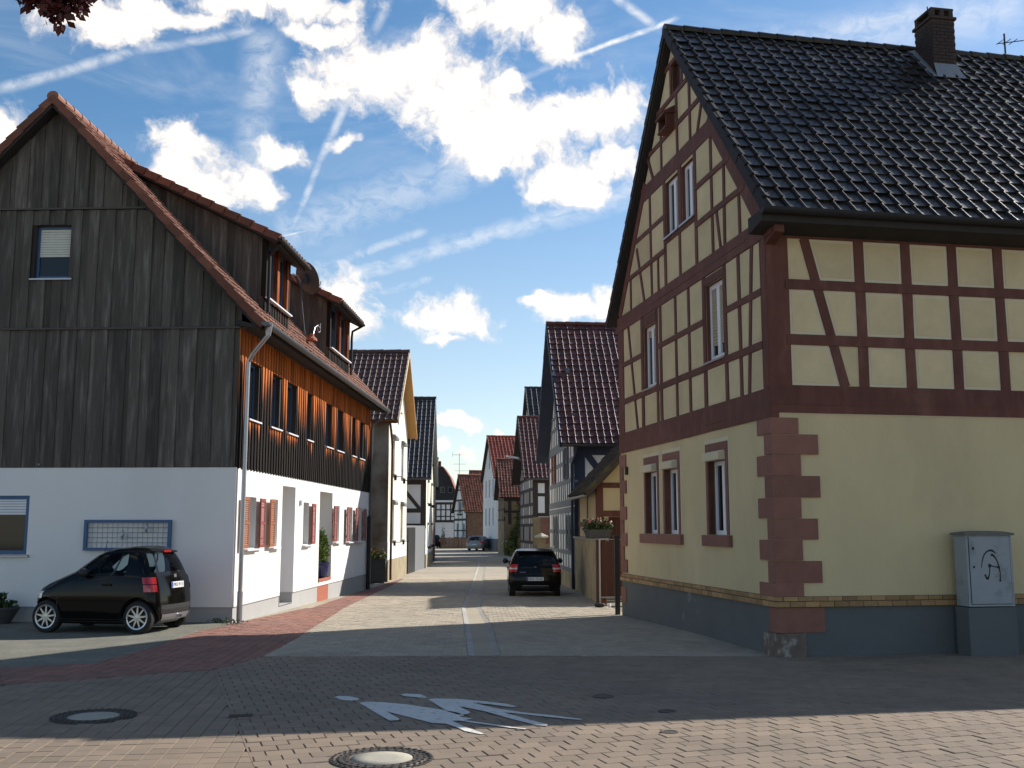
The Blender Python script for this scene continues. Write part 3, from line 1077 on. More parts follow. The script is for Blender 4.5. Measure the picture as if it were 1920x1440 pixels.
manhole((-4.36, 11.21), .43, 'round manhole cover lying in the shadow, farther from the painted figures', .255)
manhole((-1.11, 9.22), .44, 'round studded manhole cover in the sun below the painted figures', .262)
for (x, y, r_), lb in zip(SMALL_COVERS, ('small round valve cover in the sunlit setts', 'small round valve cover just inside the shadow edge', 'small square valve cover deep in the house shadow')):
    mb = MB()
    mb.lathe([(r_, -.03), (r_, .005), (r_ * .8, .007), (r_ * .76, .002), (.001, .004)], (x, y, .001), seg=20)
    mb.build('valve_cover', 'cast_iron', label=lb, cat='valve cover', group='small valve covers in the paving')
mb = MB()
fr = Fr((-2.83, 11.22, 0), (math.cos(R(12)), math.sin(R(12)), 0), (-math.sin(R(12)), math.cos(R(12)), 0), (0, 0, 1))
mb.box(-.15, .15, -.10, .10, -.04, .004, fr)
for i in range(6):
    mb.box(-.12, .12, -.08 + i * .028, -.068 + i * .028, .004, .010, fr)
mb.build('drain_grate', 'cast_iron', label='small rectangular iron drain grate on the seam of the two sett patterns', cat='drain')

# painted pedestrians
FIG = {'head': [[(-2.06, 12.42), (-2.02, 12.5), (-1.9, 12.49), (-1.77, 12.34), (-1.74, 12.22), (-1.82, 12.17), (-1.94, 12.22)],
                [(-1.31, 12.61), (-1.25, 12.68), (-1.07, 12.61), (-.99, 12.44), (-.99, 12.36), (-1.12, 12.42), (-1.26, 12.5)]],
       'body': [[(-1.71, 12.02), (-1.63, 12.1), (-1.48, 12.07), (-1.17, 11.92), (-.89, 11.69), (-.71, 11.54), (-.56, 11.38), (-.5, 11.23), (-.55, 11.17), (-.4, 11.05), (-.48, 10.97),
                 (-.22, 10.77), (-.01, 10.62), (.0, 10.6), (.14, 10.52), (.13, 10.48), (-.03, 10.57), (-.33, 10.77), (-.54, 10.94), (-.61, 10.93), (-.47, 10.62), (-.38, 10.47),
                 (-.26, 10.26), (-.3, 10.24), (-.46, 10.4), (-.52, 10.54), (-.66, 10.77), (-.8, 10.81), (-1.09, 11.17), (-1.34, 11.47), (-1.16, 11.05), (-1.15, 10.97), (-1.24, 10.93), (-1.42, 11.34), (-1.57, 11.69)],
                [(-.96, 12.27), (-.88, 12.32), (-.63, 12.29), (-.29, 12.12), (-.08, 11.97), (.06, 11.78), (.0, 11.74), (-.24, 11.92), (-.45, 12.04), (-.2, 11.69), (.11, 11.42), (.41, 11.25), (.73, 11.02),
                 (.69, 10.98), (.4, 11.13), (.11, 11.31), (-.09, 11.42), (.11, 11.09), (.36, 10.73), (.34, 10.66), (.24, 10.69), (-.04, 11.09), (-.28, 11.47), (-.52, 11.74), (-.58, 11.78), (-.44, 11.42), (-.47, 11.3), (-.56, 11.28), (-.69, 11.47), (-.81, 11.83)]]}
t = thing('road_marking', 'two white walking figures hand in hand painted on the setts', 'road marking', (0, 0, .006))
for nm, polys in FIG.items():
    for p in polys:
        bm = bmesh.new()
        bm.faces.new([bm.verts.new((x, y, 0)) for x, y in p])
        bmesh.ops.triangulate(bm, faces=bm.faces)
        bmesh.ops.recalc_face_normals(bm, faces=bm.faces)
        me = bpy.data.meshes.new(nm)
        bm.to_mesh(me)
        bm.free()
        me.materials.append(M['paint_white'])
        link('painted_' + nm, me, t)


# ------------------------------------------------------------------ houses
def gutter(parent, p0, p1, r_=.075, mtl='zinc_dark', name='gutter'):
    p0, p1 = Vector(p0), Vector(p1)
    d = (p1 - p0).normalized()
    x = d.cross(Vector((0, 0, 1))).normalized()
    mb = MB()
    n = 10
    pr = [(-r_ * math.cos(math.pi * i / n), -r_ * math.sin(math.pi * i / n)) for i in range(n + 1)]
    pr = pr + [(r_ * 1.02, .012), (r_ * .9, .012), (r_ * .9, 0)] + [(a * .9, c * .9) for a, c in pr[::-1][1:]] + [(-r_, .012)]
    k = len(pr)
    for p in (p0, p1):
        mb.v += [tuple(p + x * a + Vector((0, 0, c))) for a, c in pr]
    for i in range(k):
        j = (i + 1) % k
        mb.f.append([i, j, k + j, k + i])
        mb.m.append(0)
    for p, s in ((p0, 1), (p1, -1)):
        kk = len(mb.v)
        mb.v += [tuple(p + x * a + Vector((0, 0, c))) for a, c in pr[:n + 1]]
        mb.f.append([kk + i for i in range(n + 1)][::s])
        mb.m.append(0)
    return mb.build(name, mtl, parent)


def roof(parent, A, B, w, l, oh, ze, zr, verge=.25, back=.25, tile='tile_black', tw=.30, tl=.34, n_ind=0, ridge_mat=None, slab='soffit_dark',
         wave=.032, fine_=True, verge_tiles=None, keep=None, both=False, verge_h=.15, ridge_ind=True):
    """saddle roof over a house whose ridge runs along B; (-oh, ze) is the eave edge and (w/2, zr) the ridge, both on the tiles"""
    A, B, Z = Vector(A), Vector(B), Vector((0, 0, 1))
    run, rise = w / 2 + oh, zr - ze
    L_ = math.hypot(run, rise)
    near = Fr(A * -oh - B * verge + Z * ze, B, A * run + Z * rise, Z * run - A * rise)
    far = Fr(A * (w + oh) - B * verge + Z * ze, B, A * -run + Z * rise, Z * run + A * rise)
    ln = l + verge + back
    for fr in (near, far):
        MB().box(0, ln, 0, L_ - .02, -.17, -.005, fr).build('roof_slab', slab, parent)
    tile_field(parent, near, ln, L_, tw, tl, tile, keep=keep, n_ind=n_ind, wave=wave, fine_=fine_)
    if both:
        tile_field(parent, far, ln, L_, tw, tl, tile, n_ind=0, wave=wave, fine_=False)
    else:
        MB().box(0, ln, 0, L_ - .02, -.003, .03, far).build('far_tiles', tile, parent)
    # ridge tiles
    k = int(ln / .40)
    pr = MB()
    for i in range(9):
        a = math.pi * (i / 8 * 1.3 - .15)
        for u, rr in ((0, .135), (.43, .115)):
            pr.v.append(tuple(B * u + A * (rr * math.cos(a)) + Z * (rr * math.sin(a) * .85)))
    for i in range(8):
        pr.f.append([2 * i, 2 * i + 1, 2 * i + 3, 2 * i + 2])
        pr.m.append(0)
    pr.f.append([2 * i for i in range(9)])
    pr.m.append(0)
    me = pr.mesh('ridge_tile', ridge_mat or tile)
    top = A * (w / 2) - B * verge + Z * (zr + .0)
    for i in range(k + 1):
        link('ridge_tile', me, parent, loc=top + B * (i * ln / k - .02) + Z * random.gauss(0, .004))
        if i == k - 1:
            break
    # stepped verge tiles down both edges of the gable
    if verge_tiles:
        rows = int(round(L_ / tl))
        t2 = L_ / rows
        for fr in (near, far):
            mb = MB()
            mb.add([fr.P(u, v, n) - fr.o for u, v, n in ((-.03, -.05, -.5 * verge_h - .03), (-.03, t2, -.5 * verge_h - .055), (-.03, t2, .030), (-.03, -.05, .068), (.10, -.05, -.5 * verge_h - .03), (.10, t2, -.5 * verge_h - .055), (.10, t2, .030), (.10, -.05, .068))],
                   [(0, 1, 2, 3), (4, 7, 6, 5), (3, 2, 6, 7), (0, 3, 7, 4), (1, 5, 6, 2), (0, 4, 5, 1)], 0)
            me = mb.mesh('verge_tile', verge_tiles)
            for r_ in range(rows):
                link('verge_tile', me, parent, loc=fr.P(random.gauss(0, .003), r_ * t2, random.gauss(0, .003)))
    return near, far, L_


def zroof(u, w, oh, ze, zr):
    """height of the tiles above u on the gable"""
    t = (min(u, w - u) + oh) / (w / 2 + oh)
    return ze + (zr - ze) * t


# ---- right: yellow half-timbered corner house
RB = Vector((4.067, 16.215, 0))
RA, RBk = Vector((-.17893, .98386, 0)), Vector((.98386, .17893, 0))      # along the lane, along the square
rh = thing('timber_framed_house', 'large yellow half-timbered corner house with oxblood beams and a black tiled roof', 'house', RB)
ZU = Vector((0, 0, 1))
gG = Fr((0, 0, 0), RA, ZU, -RBk)          # gable towards the lane
gS = Fr((0, 0, 0), RBk, ZU, -RA)          # long front towards the square
RW, RL, ROH, RZE, RZR = 8.43, 16.0, .48, 6.88, 12.17
roof(rh, RA, RBk, RW, RL, ROH, RZE, RZR, verge=.15, tile='tile_black', tw=.285, tl=.335, n_ind=300, wave=.042, verge_tiles='verge_black')


def uc(u):
    """the corner post makes the outermost panels start a little further in"""
    return .20 + (u - .01) * (1.75 - .20) / 1.71 if u < 1.72 else u


def edge(z):
    return (z - 6.86) * 4.215 / 5.02


T = []                                     # gable timbers
T += [(-.02, 3.73, 8.45, 3.73, .13), (-.02, 3.965, 8.45, 3.965, .335)]
T += [(.09, 4.1, .09, 6.6, .25), (8.22, 4.1, 8.22, 6.6, .42)]
T += [(uc(1.0), 4.12, uc(1.0), 6.56, .11), (uc(.66), 4.12, uc(.37), 6.56, .10), (1.735, 4.12, 1.735, 6.56, .13), (2.75, 4.12, 2.75, 6.56, .15),
      (3.57, 4.12, 3.57, 6.56, .11), (4.33, 4.12, 4.33, 6.56, .11), (5.29, 4.12, 5.29, 6.56, .14), (5.53, 4.12, 5.53, 6.56, .12),
      (6.55, 4.12, 6.55, 6.56, .17), (6.98, 4.12, 7.60, 6.56, .10)]
for z, w_ in ((5.72, .11), (4.85, .125)):
    T += [(uc(.0), z, 1.735, z, w_), (2.75, z, 5.53, z, w_), (6.55, z, 8.1, z, w_)]
T += [(1.735, 4.87, 2.75, 4.87, .14), (5.53, 4.86, 6.55, 4.86, .14), (1.735, 6.44, 2.75, 6.44, .14), (5.53, 6.41, 6.55, 6.41, .22)]
T += [(-.30, 6.625, 8.60, 6.625, .15), (-.02, 6.80, 8.45, 6.80, .19)]
for z in (7.65, 8.38):
    T += [(edge(z) + .05, z, 3.06, z, .10), (4.86, z, 8.38 - edge(z), z, .10)]
T += [(2.0, 9.28, 6.43, 9.28, .33), (3.06, 6.9, 3.06, 9.13, .13), (4.88, 6.9, 4.88, 9.13, .14), (3.92, 7.86, 3.92, 9.13, .18), (3.06, 7.82, 4.88, 7.82, .12),
      (2.22, 6.9, 2.22, 9.13, .10), (1.66, 6.9, 1.62, 8.38, .095), (2.02, 7.65, 1.86, 6.9, .085), (.98, 6.9, .98, 7.7, .09), (3.98, 6.9, 3.98, 7.8, .10),
      (5.80, 6.9, 5.84, 9.13, .10), (6.35, 6.9, 6.85, 8.2, .10), (7.35, 6.9, 7.35, 7.65, .09), (5.35, 6.9, 5.35, 7.65, .085)]
T += [(.16, 6.92, 2.30, 9.50, .30), (8.27, 6.92, 6.13, 9.50, .22)]
T += [(2.62, 10.04, 5.81, 10.04, .10), (3.20, 10.72, 5.23, 10.72, .10), (3.62, 11.45, 4.75, 11.45, .10), (4.0, 9.4, 4.0, 10.74, .10), (3.25, 9.4, 3.25, 10.70, .09),
      (5.0, 9.4, 5.0, 10.72, .09), (3.66, 10.7, 3.66, 11.5, .10), (4.30, 10.7, 4.30, 11.5, .10), (2.52, 10.1, 2.86, 9.42, .085), (5.92, 10.0, 5.56, 9.42, .085)]
gout = [(.0, 3.66), (8.43, 3.66), (8.43, 6.80), (4.215, 11.84), (0, 6.80)]
wins = {'upper': [(1.81, 4.95, 2.66, 6.36, 5.22), (5.62, 4.94, 6.45, 6.29, 6.05)], 'attic': [(3.14, 7.90, 3.82, 9.06, None), (4.02, 7.90, 4.80, 9.06, None)], 'owl': [(3.72, 10.78, 4.24, 11.40, None)]}
ghol = [rect(a, b_, c, d) for k in wins for a, b_, c, d, e in wins[k]]
sheet('upper_wall', rh, gG, gout, ghol, 'cream')
timber_frame(rh, gG, T, 'timber_red')
infill(rh, gG, gout, T, ghol, ['cream_panel', 'cream_edge'], border=.035)
for a, b_, c, d, e in wins['upper'] + wins['attic']:
    window(rh, gG, a, b_, c, d, .07, reveal='timber_red', mullion=1 if e is None or c - a > .8 else 0, sill='zinc', bar=.085, blind=e, blind_mat='blind_beige', pane='glass')
ow = MB().box(3.72, 4.24, 10.78, 11.40, -.12, -.10, gG).build('attic_shutter', 'timber_dark', rh)
ow = MB()
ow.box(4.12, 4.62, 10.02, 10.06, 0, .22, gG).box(4.12, 4.16, 10.06, 10.34, 0, .20, gG).box(4.58, 4.62, 10.06, 10.34, 0, .20, gG)
ow.prism([(0, 10.50), (0, 10.34), (.25, 10.31), (.25, 10.36)], 4.09, 4.65, Fr((0, 0, 0), -RBk, ZU, RA))
ow.box(4.16, 4.58, 10.06, 10.34, -.02, .02, gG)
ow.build('nest_box', 'timber_red', rh)

# long front
TS = [(-.02, 3.80, RL, 3.80, .12), (-.02, 4.02, RL, 4.02, .31), (-.02, 6.76, RL, 6.76, .38), (.165, 4.15, .165, 6.6, .39), (1.265, 4.17, .65, 6.57, .155)]
px = [1.60, 2.43, 3.27, 4.11, 5.35, 6.19, 7.03, 7.87, 9.11, 9.95, 10.79, 11.63, 12.47, 13.31, 14.15, 15.0]
TS += [(x, 4.15, x, 6.58, .165) for x in px] + [(4.66, 4.17, 5.20, 6.57, .155), (8.9, 4.17, 8.3, 6.57, .155)]
TS += [(.3, 5.81, RL, 5.81, .16), (.3, 4.91, RL, 4.91, .17)]
sout = [(0, 3.72), (RL, 3.72), (RL, 6.9), (0, 6.9)]
sheet('upper_wall', rh, gS, sout, [], 'cream')
timber_frame(rh, gS, TS, 'timber_red')
infill(rh, gS, [(0, 3.72), (9.2, 3.72), (9.2, 6.9), (0, 6.9)], TS, [], ['cream_panel', 'cream_edge'], border=.05)
# ground floor
gw = [(1.92, 1.82, 2.77, 3.13), (4.40, 1.82, 5.22, 3.12), (5.70, 1.82, 6.50, 3.12)]
sheet('ground_floor_wall', rh, gG, [(0, .86), (8.43, .86), (8.43, 3.7), (0, 3.7)], [rect(a, b_, c, d) for a, b_, c, d in gw], 'cream')
sheet('ground_floor_wall', rh, gS, [(0, .86), (RL, .86), (RL, 3.74), (0, 3.74)], [], 'cream')
for a, b_, c, d in gw:
    w_ = window(rh, gG, a, b_, c, d, .12, reveal='sandstone', mullion=1, bar=.075, pane='glass')
    MB().box(a + .08, c - .08, b_ + .08, b_ + .75, -.205, -.198, gG).build('net_curtain', 'curtain', w_)
    s = MB()
    s.prism([(a - .10, b_), (a, b_), (a, d + .14), (c, d + .14), (c, b_), (c + .10, b_), (c + .10, 3.445), (a - .10, 3.445)], -.1, .022, gG)
    s.build('stone_surround', 'sandstone', w_)
    bx = MB().prism([(0, d), (.13, d), (.13, d + .10), (.05, d + .165), (0, d + .165)], a + .02, c - .02, Fr(gG.P(0, 0, .0), gG.N, ZU, RA))
    for q_ in (.03, .085):
        bx.box(a + .02, c - .02, d + q_ + .012, d + q_ + .05, .128, .136, gG)
    bx.build('shutter_box', 'cream_edge', w_)
    pe = MB()
    pe.prism([(a - .16, b_), (a - .105, b_), (a - .105, 3.45), (c + .105, 3.45), (c + .105, b_), (c + .16, b_), (c + .16, 3.52), (a - .16, 3.52)], -.05, .006, gG)
    pe.build('pale_margin', 'cream_edge', w_)
for a, c in ((1.72, 3.02), (4.18, 6.82)):
    MB().box(a, c, 1.62, 1.815, -.1, .07, gG).build('stone_sill', 'sandstone', rh)
# quoins at the corner
Q = [(3.66, 3.41, .35, .43), (3.40, 3.085, .08, .75), (3.08, 2.755, .40, .45), (2.75, 2.415, .12, .76), (2.41, 2.095, .40, .43), (2.09, 1.765, .08, .70), (1.76, 1.445, .40, .43), (1.44, 1.105, .10, .74), (1.10, .90, .44, .42), (.735, .36, .10, .75)]
for z1, z0, g_, s_ in Q:
    mb = MB()
    g2 = uc(g_) if g_ > .2 else uc(g_) - .02
    out = .03 + random.gauss(0, .004)
    pl = [(-out, -out), (s_, -out), (s_, .1), (.1, .1), (.1, g2), (-out, g2)]
    mb.prism(pl, z0, z1 - .003, Fr((0, 0, 0), RBk, RA, ZU))
    mb.build('quoin_stone', 'sandstone', rh)
mb = MB()
mb.prism([(-.05, -.05), (.42, -.045), (.42, .1), (.1, .1), (.1, .46), (-.045, .46)], -.05, .35, Fr((0, 0, 0), RBk, RA, ZU))
mb.build('quoin_stone', 'stone_dirty', rh, label='crumbling grey foot stone of the corner')
for i in range(9):
    z1 = 3.62 - i * .30
    if z1 < 1.1:
        break
    MB().box(7.95 if i % 2 == 0 else 8.18, 8.45, z1 - .292, z1, -.05, .028, gG).build('quoin_stone', 'sandstone', rh)
MB().box(8.05, 8.45, .25, .60, -.05, .028, gG).build('quoin_stone', 'sandstone', rh)
# brick string course
for fr, ln in ((gG, 8.43), (gS, 7.0)):
    for z0, z1, o_, off in ((.745, .822, .065, 0), (.832, .895, .035, .12)):
        u = -o_ - (0 if off == 0 else .12)
        while u < ln:
            a, c = max(u, -o_ if fr is gS else -o_ + .003), min(u + .232, ln)
            if c - a > .03:
                MB().box(a, c, z0, z1, -.04, o_ + random.gauss(0, .002), fr).build('brick', 'clinker', rh)
            u += .242
    MB().box(.0, ln, .742, .9, -.05, .02, fr).build('brick_bed', 'joint', rh)
MB().box(7.0, RL, .745, .895, -.05, .05, gS).build('string_course', 'clinker', rh)
sheet('plinth', rh, Fr(gG.P(0, 0, .015), RA, ZU, gG.N), rect(.02, -.2, 8.43, .76), [], 'plinth_grey')
sheet('plinth', rh, Fr(gS.P(0, 0, .015), RBk, ZU, gS.N), rect(.02, -.2, RL, .76), [], 'plinth_grey')
# closing walls at the back
bk = MB()
for fr, poly in ((Fr(RA * RW, RBk, ZU, RA), rect(0, -.3, RL, 6.9)), (Fr(RBk * RL, RA, ZU, RBk), [(0, -.3), (8.43, -.3), (8.43, 6.82), (4.215, 11.8), (0, 6.82)])):
    bk.prism(poly, -.1, 0, fr)
bk.build('rear_wall', 'cream', rh)
# boxed eave, gutter
eb = MB()
eb.prism([(-.02, 6.60), (.50, 6.68), (.50, 6.86), (-.02, 6.86)], -.28, RL, Fr((0, 0, 0), -RA, ZU, RBk))
eb.build('eave_box', 'soffit_dark', rh)
gutter(rh, gS.P(-.30, 6.865, .57), gS.P(RL, 6.865, .57), .085, 'gutter_dark')
MB().prism([(-.02, 6.70), (.40, 6.70), (.40, 6.55), (-.02, 6.42)], -.02, .14, Fr((0, 0, 0), -RA, ZU, RBk)).build('eave_bracket', 'timber_red', rh)
# chimney
ch = MB()
cf = Fr(RBk * 5.42 + RA * 3.42, RBk, RA, ZU)
ch.box(0, .52, 0, .62, 10.6, 12.52, cf)
cho = ch.build('chimney', 'chimney_brick', rh)
cb = MB()
for k_ in range(24):
    z = 10.75 + k_ * .075
    if z > 12.46:
        break
    for i in range(3):
        o_ = (k_ % 2) * .08
        cb.box(max(0, i * .18 - o_ + .004), min(.52, i * .18 - o_ + .172), -.012 - .003 * random.random(), .0, z, z + .066, cf)
        cb.box(-.012 - .003 * random.random(), 0, max(0, i * .21 - o_ + .004), min(.62, i * .21 - o_ + .202), z, z + .066, cf)
cb.build('chimney_bricks', 'chimney_brick', cho, kind='stuff')
cc = MB().box(-.04, .56, -.04, .66, 12.52, 12.58, cf)
for x, y in ((0, 0), (.42, 0), (0, .52), (.42, .52), (.21, 0), (.21, .52)):
    cc.box(x, x + .09, y, y + .09, 12.58, 12.73, cf)
cc.box(0, .52, 0, .62, 12.73, 12.78, cf)
cc.tube([cf.P(.12, .3, 12.78), cf.P(.12, .3, 12.95)], .012, 6).tube([cf.P(.42, .3, 12.78), cf.P(.42, .3, 12.93)], .012, 6)
cc.build('chimney_cap', 'chimney_brick', cho)
zr_ = lambda u: zroof(u, RW, ROH, RZE, RZR)
fl = MB()
fl.add([cf.P(-.05, -.18, zr_(3.24) + .09), cf.P(.57, -.18, zr_(3.24) + .09), cf.P(.53, -.015, zr_(3.405) + .28), cf.P(-.01, -.015, zr_(3.405) + .28)], [(0, 1, 2, 3)])
fl.add([cf.P(-.20, -.18, zr_(3.24) + .085), cf.P(-.02, -.18, zr_(3.24) + .09), cf.P(-.02, .62, zr_(4.04) + .14), cf.P(-.20, .62, zr_(4.04) + .085)], [(0, 1, 2, 3)])
fl.add([cf.P(.54, -.18, zr_(3.24) + .09), cf.P(.72, -.18, zr_(3.24) + .085), cf.P(.72, .62, zr_(4.04) + .085), cf.P(.54, .62, zr_(4.04) + .14)], [(0, 1, 2, 3)])
fl.build('flashing', 'lead', cho)
MB().box(7.82, 7.92, 3.15, 3.33, 0, .06, gG).build('wall_lamp', 'black_plastic', rh)

# ---- left: timber-clad house
LO = Vector((-5.828, 22.038, 0))
LU, LP = Vector((.0401, .9992, 0)), Vector((-.9992, .0401, 0))          # along the street, along the gable
lh = thing('timber_clad_house', 'white house with weathered board cladding, orange roof and two dormers', 'house', LO)
lG = Fr((0, 0, 0), LP, ZU, -LU)           # gable, faces the square
lS = Fr((0, 0, 0), LU, ZU, -LP)           # street front
LW, LL, LOH, LZE, LZR = 8.62, 16.0, .52, 6.28, 11.40
lz = lambda u: zroof(u, LW, LOH, LZE, LZR)
roof(lh, LP, LU, LW, LL, LOH, LZE, LZR, verge=.30, tile='tile_orange', tw=.25, tl=.34, n_ind=120, wave=.03, verge_tiles='verge_orange', verge_h=.14)
w1, w2 = (3.84, 7.36, 4.66, 8.54), (4.42, 1.39, 5.60, 2.62)
sheet('ground_floor_wall', lh, lG, rect(0, .30, LW, 3.21), [rect(*w2)], 'white_render')
niche = [(3.82, .05, 5.12, 2.98), (7.97, .50, 9.68, 2.98)]
gwin = [(.75, 1.50, 1.56, 2.62), (2.86, 1.50, 3.42, 2.62), (6.02, 1.50, 6.66, 2.62), (9.98, 1.52, 10.76, 2.61), (11.98, 1.50, 12.86, 2.61), (13.45, 1.50, 14.50, 2.61)]
lower = [(0, .30)] + [(3.82, .30), (3.82, .05), (5.12, .05), (5.12, .30)] + [(LL, .30), (LL, 3.3), (0, 3.3)]
sheet('ground_floor_wall', lh, lS, rect(0, .30, LL, 3.21), [rect(a, max(b_, .2), c, d) for a, b_, c, d in niche] + [rect(*x) for x in gwin], 'white_render')
sheet('plinth', lh, Fr(lG.P(0, 0, -.018), LP, ZU, lG.N), rect(.018, -.35, LW, .31), [], 'grey_plinth')
sheet('plinth', lh, Fr(lS.P(0, 0, -.018), LU, ZU, lS.N), rect(.018, -.45, LL, .31), [rect(3.82, .03, 5.12, .5), rect(7.97, -.3, 9.68, .5)], 'grey_plinth')
MB().box(0, LW, .295, .31, -.02, .004, lG).build('drip_edge', 'grey_plinth', lh)
MB().box(0, 3.82, .295, .31, -.02, .004, lS).box(5.12, 7.97, .295, .31, -.02, .004, lS).box(9.68, LL, .295, .31, -.02, .004, lS).build('drip_edge', 'grey_plinth', lh)
bk = MB()
bk.prism(rect(0, -.4, LL, 6.4), -.1, 0, Fr(LP * LW, LU, ZU, LP))
bk.prism([(0, -.5), (LW, -.5), (LW, 6.4), (LW / 2, 11.2), (0, 6.4)], -.1, 0, Fr(LU * LL, LP, ZU, LU))
bk.build('rear_wall', 'board_grey', lh)
# sheathing behind the boards
sheet('sheathing', lh, Fr(lG.P(0, 0, -.035), LP, ZU, lG.N), [(0, 3.2), (LW, 3.2), (LW, 6.4), (LW / 2, 11.25), (0, 6.4)], [rect(*w1)], 'soffit_dark')
swin = [(.70, 4.34, 1.56, 5.60), (2.50, 4.34, 3.38, 5.60), (4.10, 4.34, 4.98, 5.60), (6.12, 4.34, 6.74, 5.60), (8.56, 4.34, 9.36, 5.60), (10.05, 4.34, 11.0, 5.60), (12.45, 4.34, 13.12, 5.60), (13.82, 4.34, 14.66, 5.60)]
sheet('sheathing', lh, Fr(lS.P(0, 0, -.035), LU, ZU, lS.N), rect(0, 3.2, LL, 6.4), [rect(*x) for x in swin], 'soffit_dark')


def board_wall(parent, fr, tiers, top, holes, wmin, wmax, mtl, thick=.022):
    """upright boards lapped over one another, each its own length"""
    for z0, z1, ua, ub in tiers:
        u = ua
        i = 0
        while u < ub - .02:
            w_ = random.uniform(wmin, wmax)
            a, c = u, min(u + w_, ub)
            if ub - c < .06:
                c = ub
            n0 = -.034 + (.024 if i % 2 else 0) + random.uniform(0, .006)
            lap = .022 if i % 2 else 0
            za, zc = min(z1, top(a)) , min(z1, top(c))
            lo = z0 - random.uniform(0, .004)
            segs = [(lo, None)]
            for h in holes:
                if a < h[2] - .01 and c > h[0] + .01 and h[1] < z1 and h[3] > z0:
                    segs = [(lo, h[1] - .01), (h[3] + .01, None)]
            for s0, s1 in segs:
                ta, tc = (za, zc) if s1 is None else (s1, s1)
                if max(ta, tc) - s0 < .05:
                    continue
                poly = [(a - lap, s0), (c + lap, s0), (c + lap, max(tc, s0 + .01)), (a - lap, max(ta, s0 + .01))]
                MB().prism(poly, n0, n0 + thick, fr, back=False).build('cladding_board', mtl, parent)
            u = c
            i += 1


M['drip_board'] = mat('grey_drip_board', (.075, .068, .06), .7, .25, 6)
under = lambda u: lz(u) - .20
half = lambda z: (z - LZE + .22) / (LZR - LZE) * (LW / 2 + LOH) - LOH
board_wall(lh, lG, [(3.22, 6.20, 0, LW)], lambda u: 99, [], .13, .25, 'board_grey')
board_wall(lh, lG, [(6.25, 8.88, 0, LW)], under, [w1], .13, .25, 'board_grey')
board_wall(lh, lG, [(8.94, 11.4, max(0, half(8.94)), LW - max(0, half(8.94)))], under, [], .13, .24, 'board_grey')
for z, hw in ((6.23, 0), (8.92, max(0, half(8.92)))):
    MB().prism([(-.03, z - .02), (.055, z - .035), (.055, z + .005), (-.03, z + .03)], hw, LW - hw, Fr((0, 0, 0), lG.N, ZU, LP)).build('drip_flashing', 'drip_board', lh)
# street cladding: base boards and proud cover boards, rain-blackened from below
k = 0
u = 0.0
while u < LL - .05:
    for base in (True, False):
        a, c = (u, u + .235) if base else (u + .055, u + .165)
        n0 = -.03 if base else -.006
        c = min(c, LL)
        cuts = [h for h in swin if a < h[2] - .015 and c > h[0] + .015]
        spans = [(3.215 - (0 if base else .02), 6.22)] if not cuts else [(3.215 - (0 if base else .02), cuts[0][1] - .03), (cuts[0][3] + .015, 6.22)]
        for z0, z1 in spans:
            mb = MB()
            n = max(2, int((z1 - z0) / .16))
            wx = []
            own = random.gauss(0, .16) + (.12 if base else -.05)
            for i in range(n + 1):
                z = z0 + (z1 - z0) * i / n
                w_ = (5.35 - z) / 1.7 + own
                for h in swin:
                    if h[0] - .12 < (a + c) / 2 < h[2] + .12 and z < h[1]:
                        w_ -= .75 * math.exp(-(h[1] - z) / .30)
                for uu in (a, c):
                    for nn in (n0, n0 + .024):
                        mb.v.append(tuple(lS.P(uu, z, nn)))
                        wx.append(w_)
            for i in range(n):
                p, q_ = 4 * i, 4 * i + 4
                mb.f += [[p + 1, p + 3, q_ + 3, q_ + 1], [p + 3, p + 2, q_ + 2, q_ + 3], [p, p + 1, q_ + 1, q_]]
            mb.f += [[0, 2, 3, 1], [4 * n + 1, 4 * n + 3, 4 * n + 2, 4 * n]]
            mb.m = [0] * len(mb.f)
            o = mb.build('cladding_board', 'larch', lh)
            at = o.data.attributes.new('wx', 'FLOAT', 'POINT')
            at.data.foreach_set('value', wx)
    u += .235
MB().prism([(-.03, 6.215), (.06, 6.20), (.06, 6.235), (-.03, 6.26)], 0, LL, Fr((0, 0, 0), lS.N, ZU, LU)).build('drip_flashing', 'zinc_dark', lh)
MB().prism([(-.03, 6.24), (.48, 6.13), (.48, 6.20), (-.03, 6.34)], -.28, LL + .2, Fr((0, 0, 0), lS.N, ZU, LU)).build('soffit', 'soffit_dark', lh)
gutter(lh, lS.P(-.33, 6.275, .60), lS.P(LL + .28, 6.225, .60), .085, 'zinc_dark')


def downpipe(parent, pts, mtl, r_=.045, shoe=None, name='downpipe'):
    mb = MB()
    mb.tube(pts, r_, 10)
    if shoe:
        mb.tube([shoe[0], shoe[1]], r_ * 1.22, 10)
    return mb.build(name, mtl, parent, smooth=False)


downpipe(lh, [lS.P(-.06, 6.18, .60), lS.P(-.06, 6.02, .59), lS.P(.02, 5.88, .44), lS.P(.13, 5.66, .22), lS.P(.16, 5.50, .13), lS.P(.16, 5.3, .12), lS.P(.16, .45, .12), lS.P(.16, -.02, .12)], 'zinc',
         .05, (lS.P(.16, .02, .12), lS.P(.16, .62, .12)))
MB().tube([lS.P(-.06, 6.30, .60), lS.P(-.06, 6.02, .60)], .10, 10, r1=.055).build('rainwater_hopper', 'zinc', lh)
downpipe(lh, [lS.P(LL - .02, 6.13, .60), lS.P(LL - .02, 6.0, .56), lS.P(LL - .1, 5.72, .12), lS.P(LL - .1, 5.5, .07), lS.P(LL - .1, -.2, .07)], 'zinc_dark')
for a, b_, c, d in swin:
    w_ = window(lh, Fr(lS.P(0, 0, -.03), LU, ZU, lS.N), a, b_, c, d, .10, frame='blue_frame', reveal='timber_dark', mullion=0, sill='sill_white', sill_out=.09, bar=.05)
